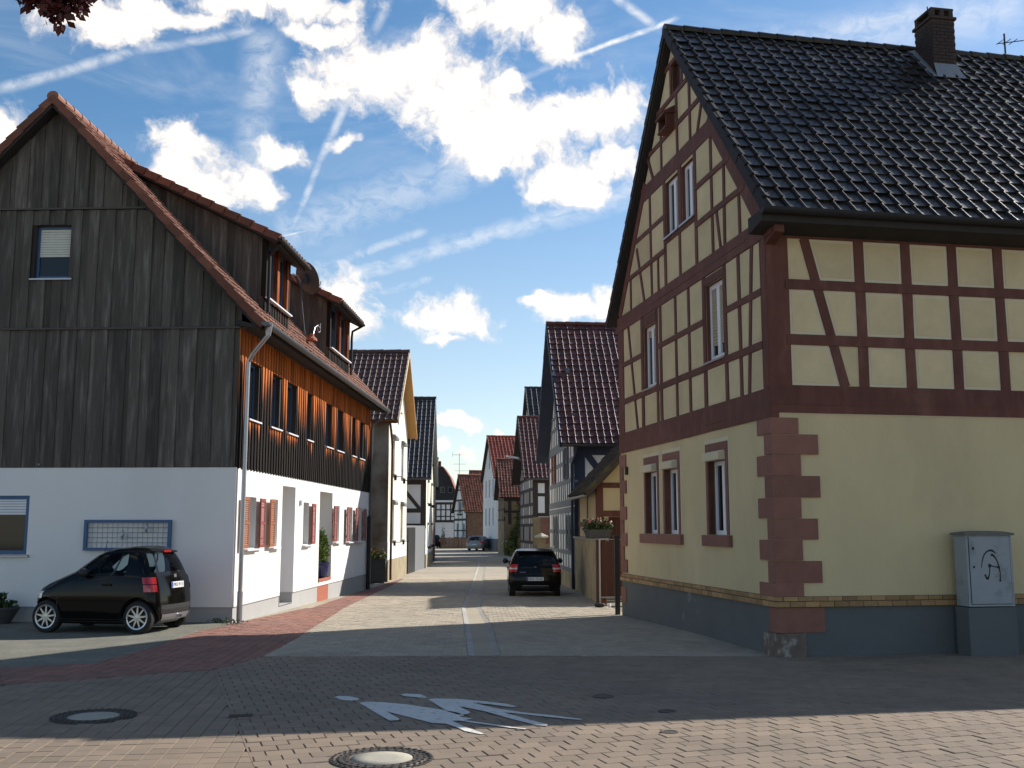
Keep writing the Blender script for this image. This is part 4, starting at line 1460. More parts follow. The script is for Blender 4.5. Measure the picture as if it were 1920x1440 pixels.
w_ = window(lh, Fr(lG.P(0, 0, -.03), LP, ZU, lG.N), *w1, depth=.10, frame='blue_frame', reveal='timber_dark', mullion=0, sill='zinc', sill_out=.08, bar=.06, blind=7.86, blind_mat='blind')
w_ = window(lh, lG, *w2, depth=.03, frame='blue_frame', reveal='blue_frame', mullion=0, bar=.08, sill='zinc', blind=2.22, blind_mat='sill_white')


def shutter(parent, fr, u0, u1, v0, v1, mtl, n=.075):
    """a louvred leaf standing off the wall"""
    mb = MB()
    mb.box(u0, u0 + .05, v0, v1, n, n + .035, fr).box(u1 - .05, u1, v0, v1, n, n + .035, fr).box(u0 + .05, u1 - .05, v0, v0 + .07, n, n + .034, fr)
    mb.box(u0 + .05, u1 - .05, v1 - .07, v1, n, n + .034, fr).box(u0 + .05, u1 - .05, (v0 + v1) / 2 - .03, (v0 + v1) / 2 + .03, n, n + .034, fr)
    k = int((v1 - v0) / .05)
    for i in range(k):
        z = v0 + .07 + (v1 - v0 - .14) * (i + .5) / k
        mb.prism([(n + .004, z + .016), (n + .030, z - .018), (n + .034, z - .012), (n + .008, z + .022)], u0 + .05, u1 - .05, Fr(fr.P(0, 0, 0), fr.N, fr.V, fr.U))
    o = mb.build('shutter', mtl, parent)
    hg = MB()
    for z in (v0 + .2, v1 - .2):
        hg.box(u0 - .02 if mtl == 'x' else u1 - .02, u1 + .03, z - .015, z + .015, 0, n, fr)
    hg.build('hinge', 'black_metal', o)


for i, (a, b_, c, d) in enumerate(gwin):
    window(lh, lS, a, b_, c, d, .22, frame='blue_frame', reveal='white_render', mullion=1 if c - a > .75 else 0, sill='sill_white', sill_out=.10, bar=.055)
    wd = .40
    if i in (0, 1, 3, 4, 5):
        shutter(lh, lS, a - wd - .04, a - .04, b_ + .0, d - .02, 'shutter_rust' if i < 2 else 'shutter_red')
    if i in (0, 2, 5):
        shutter(lh, lS, c + .02, c + wd + .02, b_ + .0, d - .02, 'shutter_red')
# door niches
for a, b_, c, d in niche:
    dp_ = .60
    mb = MB()
    P = lS.P
    for p, q_ in (((a, b_), (a, d)), ((a, d), (c, d)), ((c, d), (c, b_ if b_ > .3 else .31))):
        mb.add([P(*p, 0), P(*q_, 0), P(*q_, -dp_), P(*p, -dp_)], [(0, 1, 2, 3)])
    mb.add([P(a, b_, -dp_), P(c, b_, -dp_), P(c, d, -dp_), P(a, d, -dp_)], [(0, 1, 2, 3)])
    mb.build('door_niche', 'white_render', lh)
    nb = MB()
    nb.add([P(a, b_, .0), P(c, b_, .0), P(c, b_, -dp_), P(a, b_, -dp_)], [(0, 1, 2, 3)])
    nb.add([P(c - .002, -.3, -.018), P(c - .002, .31, -.018), P(c - .002, .31, -dp_), P(c - .002, -.3, -dp_)], [(0, 1, 2, 3)])
    nb.build('niche_floor', 'grey_plinth', lh)
    dr = MB().box(a + .18, a + 1.10, b_ + .01, 2.62, -dp_, -dp_ + .06, lS)
    for k in range(3):
        dr.box(a + .28, a + 1.0, b_ + .2 + k * .72, b_ + .8 + k * .72, -dp_ + .06, -dp_ + .075, lS)
    dr = dr.build('front_door', 'blue_frame', lh)
    MB().box(a + .98, a + 1.02, 1.25, 1.40, -dp_ + .07, -dp_ + .11, lS).build('handle', 'steel', dr)
st = MB()
st.box(7.97, 9.60, .42, .50, -.60, .03, lS)
st.build('step', 'terracotta', lh)
MB().box(7.97, 9.40, -.25, .415, -.60, -.02, lS).build('step', 'terracotta', lh)
MB().box(9.42, 9.68, -.3, .31, -.6, -.019, lS).build('step_cheek', 'grey_plinth', lh)
MB().box(5.55, 5.62, 2.52, 2.66, 0, .05, lS).build('house_number', 'steel', lh)
MB().box(7.80, 7.83, .3, 3.2, -.01, .004, lS).build('render_joint', 'grey_plinth', lh)
# satellite-wire clip and cable under the boards
MB().lathe([(.03, 0), (.03, .02), (.001, .03)], lG.P(4.28, 3.28, .02), axis='y', seg=8).build('cable_clip', 'sill_white', lh)


# dormers
def dormer(s0, s1, zf0, ztop, sill, sgn):
    d = link('dormer', None, lh)
    d.empty_display_size = .1
    pe, zEd = -.36, ztop - .18                 # eave edge of the dormer roof: overhang and height
    sl_ = .505
    zt = lambda p: zEd + (p - pe) * sl_
    # where its roof runs into the main roof
    pm = (zEd - pe * sl_ - lz(0)) / ((LZR - LZE) / (LW / 2 + LOH) - sl_)
    for s, fr in ((s0, Fr(LU * s0, LP, ZU, -LU)), (s1, Fr(LU * s1, LP, ZU, LU))):
        poly = [(0, lz(0) - .25), (pm, lz(pm) - .1), (0, zt(0) - .06)]
        sheet('cheek_sheathing', d, Fr(fr.o - fr.N * .03, fr.U, fr.V, fr.N), poly, [], 'soffit_dark')
        u, i = 0.0, 0
        while u < pm - .1:
            c = min(u + random.uniform(.16, .24), pm)
            za, zc = zt(u) - .06, zt(c) - .06
            ba, bc = lz(u) + .02, lz(c) + .02
            if za - ba > .04:
                MB().prism([(u, ba), (c, min(bc, zc - .005)), (c, zc), (u, za)], -.03 + .016 * (i % 2), -.006 + .016 * (i % 2), fr, back=False).build('cladding_board', 'board_grey', d)
            u = c
            i += 1
    # roof: slab with tiles
    rn = Vector((0, 0, 1)) - LP * sl_
    vv = LP + ZU * sl_
    Lr = (pm - pe) * math.hypot(1, sl_) + .25
    fr = Fr(LU * (s0 - .32) + LP * pe + ZU * zEd, LU, vv, rn)
    ln = s1 - s0 + .64
    MB().box(0, ln, 0, Lr, -.16, -.004, fr).build('dormer_roof', 'soffit_dark', d)
    rows = int(Lr / .34)
    mb = MB()
    vs, fs = tile_proto(.25, Lr / rows, .03)
    for r_ in range(rows):
        for c_ in range(int(ln / .25)):
            if r_ * Lr / rows < Lr:
                mb.add([tuple(fr.P(c_ * ln / int(ln / .25) + p[0], r_ * Lr / rows + p[1], p[2])) for p in vs], fs, 0, fr.flip)
    mb.build('roof_tiles', 'tile_orange', d, kind='stuff')
    for uu in (-.03, ln - .08):
        for r_ in range(rows):
            v = r_ * Lr / rows
            MB().add([fr.P(uu + a, v + b_, c) for a, b_, c in ((0, -.04, -.11), (0, Lr / rows, -.13), (0, Lr / rows, .03), (0, -.04, .066), (.11, -.04, -.11), (.11, Lr / rows, -.13), (.11, Lr / rows, .03), (.11, -.04, .066))],
                     [(0, 1, 2, 3), (4, 7, 6, 5), (3, 2, 6, 7), (0, 3, 7, 4), (1, 5, 6, 2)]).build('verge_tile', 'verge_orange', d)
    gutter(d, fr.P(-.03, -.06, -.03), fr.P(ln + .03, -.06, -.03), .06, 'gutter_dark')
    # front: boarded breast, posts, two windows
    f0 = Fr((0, 0, 0), LU, ZU, -LP)
    zb = lz(0) - .12
    mid = (s0 + s1) / 2
    head = ztop - .18
    u = s0
    while u < s1 - .03:
        mb = MB().box(u, min(u + .10, s1), zb, sill - .03, -.03, .0 if int(u * 9) % 2 else -.018, f0)
        o = mb.build('breast_board', 'larch', d)
        at = o.data.attributes.new('wx', 'FLOAT', 'POINT')
        at.data.foreach_set('value', [.55 + random.uniform(-.2, .3)] * len(o.data.vertices))
        u += .115
    for a, c, wxv in ((s0, s0 + .14, .85), (mid - .11, mid + .11, .22), (s1 - .30, s1 - .16, .25), (s1 - .15, s1, .7)):
        o = MB().box(a, c, sill - .03, head + .05, -.10, .012, f0).build('corner_post' if a in (s0, s1 - .15) else 'mullion_board', 'larch', d)
        at = o.data.attributes.new('wx', 'FLOAT', 'POINT')
        at.data.foreach_set('value', [wxv] * len(o.data.vertices))
    MB().box(s0, s1, head, head + .25, -.10, -.01, f0).build('head_board', 'timber_dark', d)
    MB().box(s0, s1, sill - .02, sill + .015, -.10, .09, f0).build('sill', 'sill_white', d)
    for a, c in ((s0 + .14, mid - .11), (mid + .11, s1 - .30)):
        w_ = MB()
        w_.box(a, a + .06, sill, head, -.16, -.10, f0).box(c - .06, c, sill, head, -.16, -.10, f0).box(a + .06, c - .06, head - .06, head, -.16, -.101, f0).box(a + .06, c - .06, sill, sill + .06, -.16, -.101, f0)
        w_ = w_.build('window', 'blue_frame', d)
        MB().add([f0.P(a, sill, -.13), f0.P(c, sill, -.13), f0.P(c, head, -.13), f0.P(a, head, -.13)], [(0, 1, 2, 3)]).build('pane', 'glass', w_)
    if sgn < 0:
        downpipe(d, [fr.P(.20, -.06, -.09), fr.P(.28, .0, -.22), f0.P(s0 + .02, ztop - .55, .08), f0.P(s0 + .02, zb + .2, .08)], 'gutter_dark', .04)
    else:
        downpipe(d, [fr.P(ln - .04, -.06, -.08), fr.P(ln - .10, .0, -.20), f0.P(s1 + .06, ztop - .50, .09), f0.P(s1 + .06, ztop - .7, .07), f0.P(s1 + .06, zb + .2, .07)], 'gutter_dark', .04)


dormer(1.70, 3.92, 6.95, 8.82, 7.27, -1)
dormer(8.72, 11.70, 7.0, 8.86, 7.30, 1)
# vent tile on the roof
nf = Fr(LU * 7.6 + LP * .42 + ZU * (lz(.42) + .05), LU, LP * (LW / 2 + LOH) + ZU * (LZR - LZE), ZU * (LW / 2 + LOH) - LP * (LZR - LZE))
MB().prism([(0, 0), (.34, .0), (0, .16)], 0, .24, Fr(nf.o, nf.V, nf.N, nf.U)).build('vent_tile', 'tile_orange', lh)

# ---- things on and by the timber-clad house
t = thing('satellite_dish', 'dark grey satellite dish between the two dormers, seen from behind', 'satellite dish', LO + LU * 6.1 + LP * .12)
base = lz(.30) + .05
fc = Vector((math.sin(R(38)) * math.cos(R(24)), math.cos(R(38)) * math.cos(R(24)), math.sin(R(24))))
cx = fc.cross(ZU).normalized()
cy = cx.cross(fc).normalized()
c0 = Vector((0, 0, 8.78))
mb = MB()
k = 28
for i, rr in enumerate((.001, .15, .30, .40, .47, .48)):
    dp_ = .32 * rr * rr - (.0 if i < 5 else .02)
    for j in range(k):
        a = 2 * math.pi * j / k
        mb.v.append(tuple(c0 + cx * (rr * .92 * math.cos(a)) + cy * (rr * math.sin(a)) + fc * dp_))
for i in range(5):
    for j in range(k):
        mb.f.append([i * k + j, i * k + (j + 1) % k, (i + 1) * k + (j + 1) % k, (i + 1) * k + j])
        mb.m.append(0)
mb.build('reflector', 'dish', t, smooth=True)
mb = MB().tube([c0 - fc * .02, c0 - fc * .16, c0 - fc * .18 - ZU * .5, Vector((0, 0, base))], .025, 8)
mb.box(-.09, .09, -.05, .05, -.14, .14, Fr(c0 - fc * .08, cx, fc, cy))
mb.build('mount', 'dish', t)
mb = MB().tube([c0 - cy * .45 + fc * .05, c0 - cy * .30 + fc * .42, c0 - cy * .20 + fc * .50], .014, 6)
mb.tube([c0 - cx * .36 - fc * .05 - cy * .02, c0 - cx * .34 - fc * .14 + cy * .16, c0 - cx * .24 - fc * .2 + cy * .22, c0 - cx * .08 - fc * .2 + cy * .14, c0 - cx * .04 - fc * .16 - cy * .1], .014, 6)
mb.build('feed_arm', 'steel', t)
p0 = Vector((0, 0, base)) + LU * .35 - LP * .12 - ZU * .08
mb = MB().tube([p0, p0 + ZU * .42 + LU * .35, p0 + ZU * .55 + LU * .7, p0 + ZU * .52 + LU * 1.0], .015, 6)
mb.tube([p0 + ZU * .50 + LU * .55, p0 + ZU * .36 + LU * .8, p0 + ZU * .42 + LU * 1.0, p0 + ZU * .66 + LU * 1.0], .012, 6)
mb.build('cable_loop', 'steel', t)
MB().lathe([(.16, 0), (.14, .06), (.07, .12), (.06, .2)], p0 - ZU * .03, seg=12).build('roof_boot', 'terracotta', t)

t = thing('wire_trellis', 'blue framed wire grid trellis hanging on the white wall behind the small car', 'trellis', LO)
lF = Fr((0, 0, 0), LP, ZU, -LU)
mb = MB()
a, b_, c, d = 1.31, 1.47, 3.17, 2.11
mb.box(a, a + .07, b_, d, .04, .10, lF).box(c - .07, c, b_, d, .04, .10, lF).box(a + .07, c - .07, b_, b_ + .06, .04, .099, lF).box(a + .07, c - .07, d - .06, d, .04, .099, lF)
mb.build('frame', 'blue_frame', t)
mb = MB()
for i in range(1, 16):
    u = a + .07 + (c - a - .14) * i / 16
    mb.tube([lF.P(u, b_ + .05, .07), lF.P(u, d - .05, .07)], .006, 4, cap=False)
for i in range(1, 5):
    z = b_ + .06 + (d - b_ - .12) * i / 5
    mb.tube([lF.P(a + .06, z, .062), lF.P(c - .06, z, .062)], .006, 4, cap=False)
mb.build('wire_grid', 'steel', t, kind='stuff')
for (u, z) in ((1.82, 1.92), (2.32, 1.78)):
    q0 = thing('bird_ornament', 'small metal bird ornament on the upper right of the wire trellis' if u < 2 else 'small metal bird ornament in the middle of the wire trellis', 'ornament', LO, group='bird ornaments on the trellis')
    mb = MB()
    mb.lathe([(.001, -.10), (.022, -.06), (.036, 0), (.024, .05), (.018, .075), (.024, .10), (.001, .13)], lF.P(u, z, .13), axis='z', seg=8)
    mb.build('body', 'steel', q0)
    MB().prism([(u + .02, z), (u + .15, z - .05), (u + .05, z - .06)], .12, .135, lF).prism([(u - .02, z + .02), (u - .10, z - .03), (u - .02, z - .05)], .12, .135, lF).build('wing', 'steel', q0)


def pot(name, label, loc, prof, mtl, foliage, cat='flowerpot', group=None):
    t_ = thing(name, label, cat, loc, group=group)
    MB().lathe(prof, (0, 0, 0), seg=20).build('pot', mtl, t_, smooth=False)
    MB().lathe([(prof[-1][0] * .94, prof[-1][1] - .03), (.001, prof[-1][1] - .02)], (0, 0, 0), seg=16).build('soil', 'earth', t_)
    for nm, mt, cs, n, sz, sd, dr in foliage:
        leaves(nm, mt, t_, cs, n, sz, sd, droop=dr)
    return t_


pot('flowerpot', 'dark bowl flowerpot with sparse plants against the white wall, in front of the small car', LO + LP * 4.62 - LU * .42,
    [(.001, 0), (.15, 0), (.17, .03), (.30, .27), (.32, .29), (.32, .33), (.29, .33)], 'planter',
    [('leaves', ['leaf_dark'], [((-.08, 0, .40), (.14, .12, .13)), ((.12, 0, .37), (.12, .1, .07))], 170, .10, 3, 0), ('stems', ['leaf_dark'], [((-.12, 0, .45), (.05, .05, .16)), ((.02, 0, .48), (.03, .03, .12))], 50, .12, 4, -1.2)])
pot('potted_conifer', 'cone shaped conifer in a blue glazed pot on the red entrance step', LO + LU * 8.95 - LP * -.16 + ZU * .50,
    [(.001, 0), (.17, 0), (.19, .03), (.245, .36), (.265, .40), (.265, .44), (.23, .44)], 'pot_blue',
    [('foliage', ['leaf_conifer'], [((0, 0, .56), (.23, .23, .22)), ((0, 0, .80), (.25, .25, .25)), ((0, 0, 1.02), (.19, .19, .22)), ((0, 0, 1.22), (.10, .10, .18))], 2600, .075, 5, -.9)], cat='potted tree')
mb = MB()
mb.lathe([(.07, -.2), (.07, 2.35), (.05, 2.42), (.001, 2.43)], LO + LU * 15.5 - LP * .09 - ZU * .05, seg=10)
mb.build('gate_post', 'black_metal', label='slim black post at the far corner of the timber-clad house', cat='post')

wd = leaves('weeds', ['leaf', 'leaf_dark'], None, [((-5.95, 21.9, .03), (.35, .08, .07)), ((-5.6, 21.93, .02), (.2, .06, .04))], 130, .05, 41, kind='stuff', label='little weeds at the foot of the white house corner')


# ------------------------------------------------------------------ the houses up the street
def body(h, A, B, w, l, zb, ze, zr, oh, gable, side, holes=(), side_holes=(), rear=None):
    """the four walls under a saddle roof; returns the frames of gable and near side"""
    A, B = Vector(A), Vector(B)
    g = Fr((0, 0, 0), A, ZU, -B)
    s = Fr((0, 0, 0), B, ZU, -A)
    top = lambda u: zroof(u, w, oh, ze, zr) - .17
    out = [(0, zb), (w, zb), (w, top(w)), (w / 2, top(w / 2)), (0, top(0))]
    sheet('gable_wall', h, g, out, [rect(*x) for x in holes], gable)
    sheet('side_wall', h, s, rect(0, zb, l, top(0)), [rect(*x) for x in side_holes], side)
    mb = MB()
    mb.prism(rect(0, zb, l, top(0)), -.1, 0, Fr(A * w, B, ZU, A))
    mb.prism(out, -.1, 0, Fr(B * l, A, ZU, B))
    mb.build('rear_wall', rear or side, h)
    return g, s, out


def unit(x, y):
    return Vector((x, y, 0)).normalized()


# right: white and blue-grey half-timbered house behind the garden wall
HA = unit(-.0607, .998)
HB = Vector((HA.y, -HA.x, 0))
h2 = thing('timber_framed_house', 'white house with blue-grey timbers and dark red roof, next beyond the yellow corner house', 'house', (2.26, 37.7, 0))
W2 = 9.3
roof(h2, HA, HB, W2, 9.0, .40, 4.95, 10.30, verge=.55, tile='tile_brownred', tw=.265, tl=.355, n_ind=260, wave=.034, slab='timber_navy', verge_tiles='timber_navy', verge_h=.22)
e2 = lambda z: (z - 5.3) * (W2 / 2 + .4) / 5.35 - .3
ww = [(6.7, 3.80, 7.4, 5.0), (2.1, 3.80, 2.7, 5.0), (6.2, 1.15, 6.8, 2.42), (1.4, 1.15, 2.0, 2.42), (4.25, 6.65, 5.05, 7.85)]
g2, s2, out2 = body(h2, HA, HB, W2, 9.0, -.6, 4.95, 10.30, .40, 'infill_white', 'infill_white', ww)
T2 = [(0, .38, W2, .38, .16), (0, 1.02, W2, 1.02, .14), (0, 1.79, W2, 1.79, .15), (0, 2.60, W2, 2.60, .20), (0, 2.87, W2, 2.87, .24), (0, 3.70, W2, 3.70, .17), (0, 4.45, W2, 4.45, .15), (-.1, 5.18, W2 + .1, 5.18, .36)]
for i in range(11):
    u = .10 + i * .905
    T2.append((u, .4, u + random.uniform(-.08, .08), 2.55, .10))
for i in range(14):
    u = .10 + i * .70
    T2.append((u, 2.9, u + random.uniform(-.10, .10), 3.66, .085))
for i in range(11):
    u = .10 + i * .905
    T2.append((u, 3.7, u + random.uniform(-.06, .06), 5.05, .095))
T2 += [(.6, 6.08, W2 - .6, 6.08, .14), (1.1, 6.58, W2 - 1.1, 6.58, .13), (2.3, 8.0, W2 - 2.3, 8.0, .22)]
for i in range(11):
    u = 1.05 + i * .72
    T2.append((u, 5.3, u + random.uniform(-.08, .08), min(7.9, 5.0 + min(u, W2 - u) * 1.04), .10))
T2 += [(3.9, 8.0, 3.95, 9.0, .1), (4.65, 8.0, 4.65, 9.6, .1), (5.4, 8.0, 5.35, 9.0, .1)]
timber_frame(h2, g2, [t_ for t_ in T2 if not any(x0 < (t_[0] + t_[2]) / 2 < x1 and t_[1] >= z0 - .2 and t_[3] <= z1 + .2 and abs(t_[0] - t_[2]) < .4 for x0, z0, x1, z1 in ww)], 'timber_blue')
for i, (a, b_, c, d) in enumerate(ww):
    window(h2, g2, a, b_, c, d, .08, reveal='timber_blue', mullion=1, bar=.05, sill='timber_blue', sill_out=.05)
    m_ = 'shutter_red' if i in (0, 4) else 'timber_blue'
    shutter(h2, g2, a - .38, a - .03, b_, d, m_, .04)
    shutter(h2, g2, c + .03, c + .38, b_, d, m_, .04)
sheet('plinth', h2, Fr(g2.P(0, 0, .05), HA, ZU, g2.N), rect(-.05, -.6, W2, .32), [], 'yellow_wall')
TS2 = [(.19, -.4, .19, 4.8, .38), (0, 4.72, 9, 4.72, .34), (.35, 3.45, 9, 3.45, .2), (.45, 4.6, 1.25, 3.5, .24), (2.7, 4.6, 1.9, 2.4, .2), (2.9, -.4, 2.9, 4.7, .22), (4.6, -.4, 4.6, 4.7, .2), (0, 2.3, 9, 2.3, .2)]
timber_frame(h2, s2, TS2, 'timber_navy')
gutter(h2, s2.P(-.5, 4.90, .47), s2.P(9, 4.90, .47), .08, 'zinc_dark')
downpipe(h2, [s2.P(.05, 4.84, .47), s2.P(.02, 4.6, .36), s2.P(-.10, 4.2, .10), s2.P(-.10, 3.2, .07), s2.P(-.10, -.3, .07)], 'timber_navy', .05)

# lean-to between the two, and the garden wall with its gate
la = thing('lean_to', 'cream lean-to shed with red timbers and a mossy sloping roof beside the blue-grey timbered house', 'shed', (2.68, 33.0, 0))
SA = unit(-.30, 4.4)
SB = Vector((SA.y, -SA.x, 0))
gL, sL = Fr((0, 0, 0), SA, ZU, -SB), Fr((0, 0, 0), SB, ZU, -SA)
rz_ = lambda x: 3.30 + 1.06 * x
sheet('street_wall', la, gL, rect(0, -.4, 4.3, 3.30), [], 'cream')
sheet('yard_wall', la, sL, [(0, -.4), (4.5, -.4), (4.5, rz_(4.5)), (0, 3.30)], [rect(.36, -.4, 4.4, 2.32)], 'cream')
MB().prism(rect(0, -.4, 4.5, 3.2), -.1, 0, Fr(SA * 4.3, SB, ZU, SA)).build('rear_wall', 'cream', la)
rn = Fr(-SB * .38 - SA * .32 + ZU * (rz_(-.38) + .12), SA, SB + ZU * 1.06, ZU - SB * 1.06)
MB().box(0, 4.6, 0, 5.8, -.14, -.004, rn).build('roof_slab', 'soffit_dark', la)
M['tile_mossy'] = mat('mossy_brown_tile', (.065, .045, .035), .8, .3, 4, isl=.3, col2=(.10, .095, .03), mix=(.5, .62), mscale=3)
tile_field(la, rn, 4.6, 5.76, .25, .36, 'tile_mossy', n_ind=0)
for r_ in range(16):
    MB().box(-.05, .10, r_ * .36 - .03, r_ * .36 + .33, -.12, .075, rn).build('verge_tile', 'tile_mossy', la)
timber_frame(la, sL, [(.10, -.4, .10, 3.32, .20), (0, 3.27, 4.5, 3.27, .17), (0, 2.38, 4.5, 2.38, .19), (.95, 2.45, 1.75, 3.25, .16), (2.6, 2.4, 2.6, 5.9, .15), (3.9, 2.4, 3.9, 6.8, .15)], 'timber_red')
timber_frame(la, gL, [(.08, -.4, .08, 3.3, .17), (0, 2.05, 4.3, 2.05, .17), (0, .95, 4.3, .95, .16), (2.1, -.4, 2.1, 3.3, .14), (4.2, -.4, 4.2, 3.3, .16), (0, 3.22, 4.3, 3.22, .16)], 'timber_red')
for i in range(14):
    MB().box(.15 + i * .30, .152 + i * .30 + .010, -.4, 3.2, 0, .006, gL).build('cover_strip', 'cream_edge', la)
gd = MB()
for i in range(28):
    gd.box(.37 + i * .145, .37 + i * .145 + .138, -.4, 2.28, -.30, -.27 + .004 * (i % 2), sL)
gd.build('shed_door', 'brown_boards', la)
gutter(la, rn.P(0, -.05, -.03), rn.P(4.6, -.05, -.03), .065, 'zinc_dark')

gwl = thing('garden_wall', 'low cream rendered garden wall in front of the blue-grey timbered house', 'wall', (2.34, 29.2, 0))
WA = unit(-.10, 8.2)
WB = Vector((WA.y, -WA.x, 0))
wf = Fr((0, 0, 0), WA, ZU, -WB)
MB().box(0, 8.25, -.5, 1.57, -.28, 0, wf).build('rendered_wall', 'yellow_wall', gwl)
for i in range(9):
    MB().box(i * .93 - .03, i * .93 + .895, 1.57, 1.64, -.34, .06, wf).build('coping_slab', 'concrete', gwl)
MB().box(-.20, .0, -.5, 1.62, -.24, .02, wf).build('gate_pillar', 'timber_red', gwl)
# the gate stands across the gap to the corner house
gt = thing('garden_gate', 'red-brown plank gate in a grey steel frame beside the yellow corner house', 'gate', (2.37, 28.95, 0))
GA = unit(1, .06)
gf = Fr((0, 0, 0), GA, ZU, (.06, -1, 0))
mb = MB()
mb.tube([gf.P(.04, -.08, 0), gf.P(.04, 1.62, 0), gf.P(1.35, 1.62, 0), gf.P(1.35, -.06, 0)], .032, 8)
mb.tube([gf.P(.04, .05, 0), gf.P(1.35, .07, 0)], .03, 8)
mb.build('frame', 'steel', gt)
for i in range(9):
    MB().box(.09 + i * .137, .09 + i * .137 + .128, .08, 1.57, -.03, -.008 + .004 * (i % 2), gf).build('plank', 'brown_boards', gt)
MB().box(1.40, 1.54, -.15, 1.72, -.07, .07, gf).build('gate_post', 'timber_red', gt)
po = thing('gate_post', 'slim black post standing at the street corner of the yellow house', 'post', (2.46, 24.75, gz(24.7)))
MB().box(-.05, .06, -.06, .06, 0, 1.78).build('shaft', 'black_metal', po)
MB().box(-.07, .08, -.08, .08, 1.78, 1.82).build('cap', 'black_metal', po)


def flowers(name, label, loc, rz, size, mtl, cat, fl, green, n, seed, tall=.22, liner=.0):
    t_ = thing(name, label, cat, loc, rz)
    a, b_, h_ = size
    mb = MB()
    fr = Fr((0, 0, 0), (1, 0, 0), (0, 1, 0), (0, 0, 1))
    k = .86
    vs = [(sx * a / 2 * (k if z == 0 else 1), sy * b_ / 2 * (k if z == 0 else 1), z) for z in (0, h_) for sx, sy in ((-1, -1), (1, -1), (1, 1), (-1, 1))]
    mb.add(vs, [(3, 2, 1, 0), (0, 1, 5, 4), (1, 2, 6, 5), (2, 3, 7, 6), (3, 0, 4, 7)])
    for x0, x1, y0, y1 in ((-.5, .5, -.5, -.44), (-.5, .5, .44, .5), (-.5, -.46, -.44, .44), (.46, .5, -.44, .44)):
        mb.box(x0 * a * 1.04, x1 * a * 1.04, y0 * b_ * 1.06, y1 * b_ * 1.06, h_ - .05, h_ + .01)
    mb.build('trough', mtl, t_)
    MB().box(-a * .45, a * .45, -b_ * .43, b_ * .43, h_ - .06, h_ - .03).build('soil', 'earth', t_)
    cs = [((x * a * .42, 0, h_ + tall * .35), (a * .16, b_ * .62, tall * .6)) for x in (-1, -.5, 0, .5, 1)]
    leaves('leaves', green, t_, cs, n, .085, seed, droop=.2)
    cs = [((x * a * .42, y * b_ * .4, h_ + tall * .75), (a * .13, b_ * .35, tall * .35)) for x in (-1, -.3, .5, 1) for y in (-1, 1)]
    leaves('blossoms', fl, t_, cs, n // 7, .055, seed + 1)
    return t_


flowers('flower_trough', 'dark flower trough with red geraniums on top of the garden wall', (2.42, 29.6, 1.64), R(20), (.72, .30, .24), 'planter', 'planter', ['flower_red'], ['leaf', 'leaf_dark'], 700, 11, .34)
t_ = flowers('flower_planter', 'tall dark planter with salmon flowers between the timber-clad house and the cream gabled house', (-5.46, 42.9, -.27), R(3), (.66, .5, .95), 'planter', 'planter', ['flower_pink', 'flower_red'], ['leaf', 'leaf_yellow'], 620, 13, .42)
MB().box(-.34, .34, -.26, -.25, .05, .80, Fr((0, 0, 0), (1, 0, 0), (0, 1, 0), (0, 0, 1))).build('front_panel', 'planter', t_)
t = thing('debris', 'small dark piece of rubbish lying on the setts by the plank gate', 'rubbish', (2.28, 27.4, gz(27.4) + .005))
mb = MB()
mb.lathe([(.001, -.16), (.05, -.13), (.065, -.02), (.05, .09), (.03, .11)], (0, 0, .055), axis='x', seg=10)
mb.build('bundle', 'black_plastic', t)
MB().lathe([(.001, .0), (.05, .01), (.06, .06), (.02, .08)], (.2, 0, .05), axis='x', seg=10).build('wrapper', 'sill_white', t)

# left: cream gabled house with shutter boxes
l2 = thing('gabled_house', 'cream gabled house with grey shutter boxes and brown roof beyond the timber-clad house', 'house', (-5.16, 43.5, 0))
A2, B2 = unit(.007, 1), unit(-1, .007)
roof(l2, A2, B2, 7.3, 9.0, .30, 6.40, 9.95, verge=.42, tile='tile_brown', tw=.26, tl=.36, n_ind=160, wave=.036, slab='tan_wood')
lw2 = [(1.25, 4.25, 2.15, 5.72), (4.75, 4.25, 5.65, 5.72), (1.25, 1.42, 2.15, 2.92), (4.75, 1.42, 5.65, 2.92), (3.15, 7.15, 4.0, 8.35)]
gl2, sl2, o2 = body(l2, A2, B2, 7.3, 9.0, -.6, 6.40, 9.95, .30, 'cream_pale', 'stained', lw2)
for i, (a, b_, c, d) in enumerate(lw2):
    w_ = window(l2, gl2, a, b_, c, d, .12, reveal='cream_pale', mullion=1, sill='grey_box', sill_out=.12, bar=.05, blind=b_ + .5 if i < 4 else None)
    if i < 4:
        MB().prism([(0, d), (.17, d), (.19, d + .10), (.12, d + .20), (0, d + .22)], a - .08, c + .08, Fr(gl2.P(0, 0, 0), gl2.N, ZU, A2)).build('shutter_box', 'grey_box', w_)
        sg = MB().box(c - .08, c + .02, b_ - .26, b_ - .04, 0, .10, gl2).box(c, c + .05, b_ - .12, b_ - .08, .08, .32, gl2)
        sg.build('sill_bracket', 'black_metal', w_)
MB().box(3.1, 4.05, 8.38, 8.48, 0, .16, gl2).build('window_hood', 'grey_box', l2)
sheet('plinth', l2, Fr(gl2.P(0, 0, .03), A2, ZU, gl2.N), rect(-.03, -.6, 7.3, .62), [], 'tan_plinth')
MB().box(-.02, 7.3, .62, 1.36, 0, .012, gl2).build('white_base_band', 'white_render', l2)
for u0, u1 in ((-.30, 3.65), (7.60, 3.65)):
    z = lambda u: zroof(u, 7.3, .30, 6.40, 9.95)
    MB().prism([(u0, z(u0) - .20), (u1, z(u1) - .22), (u1, z(u1) - .01), (u0, z(u0) - .01)], .40, .445, gl2).build('barge_board', 'tan_wood' if u0 > 1 else 'cream_edge', l2)
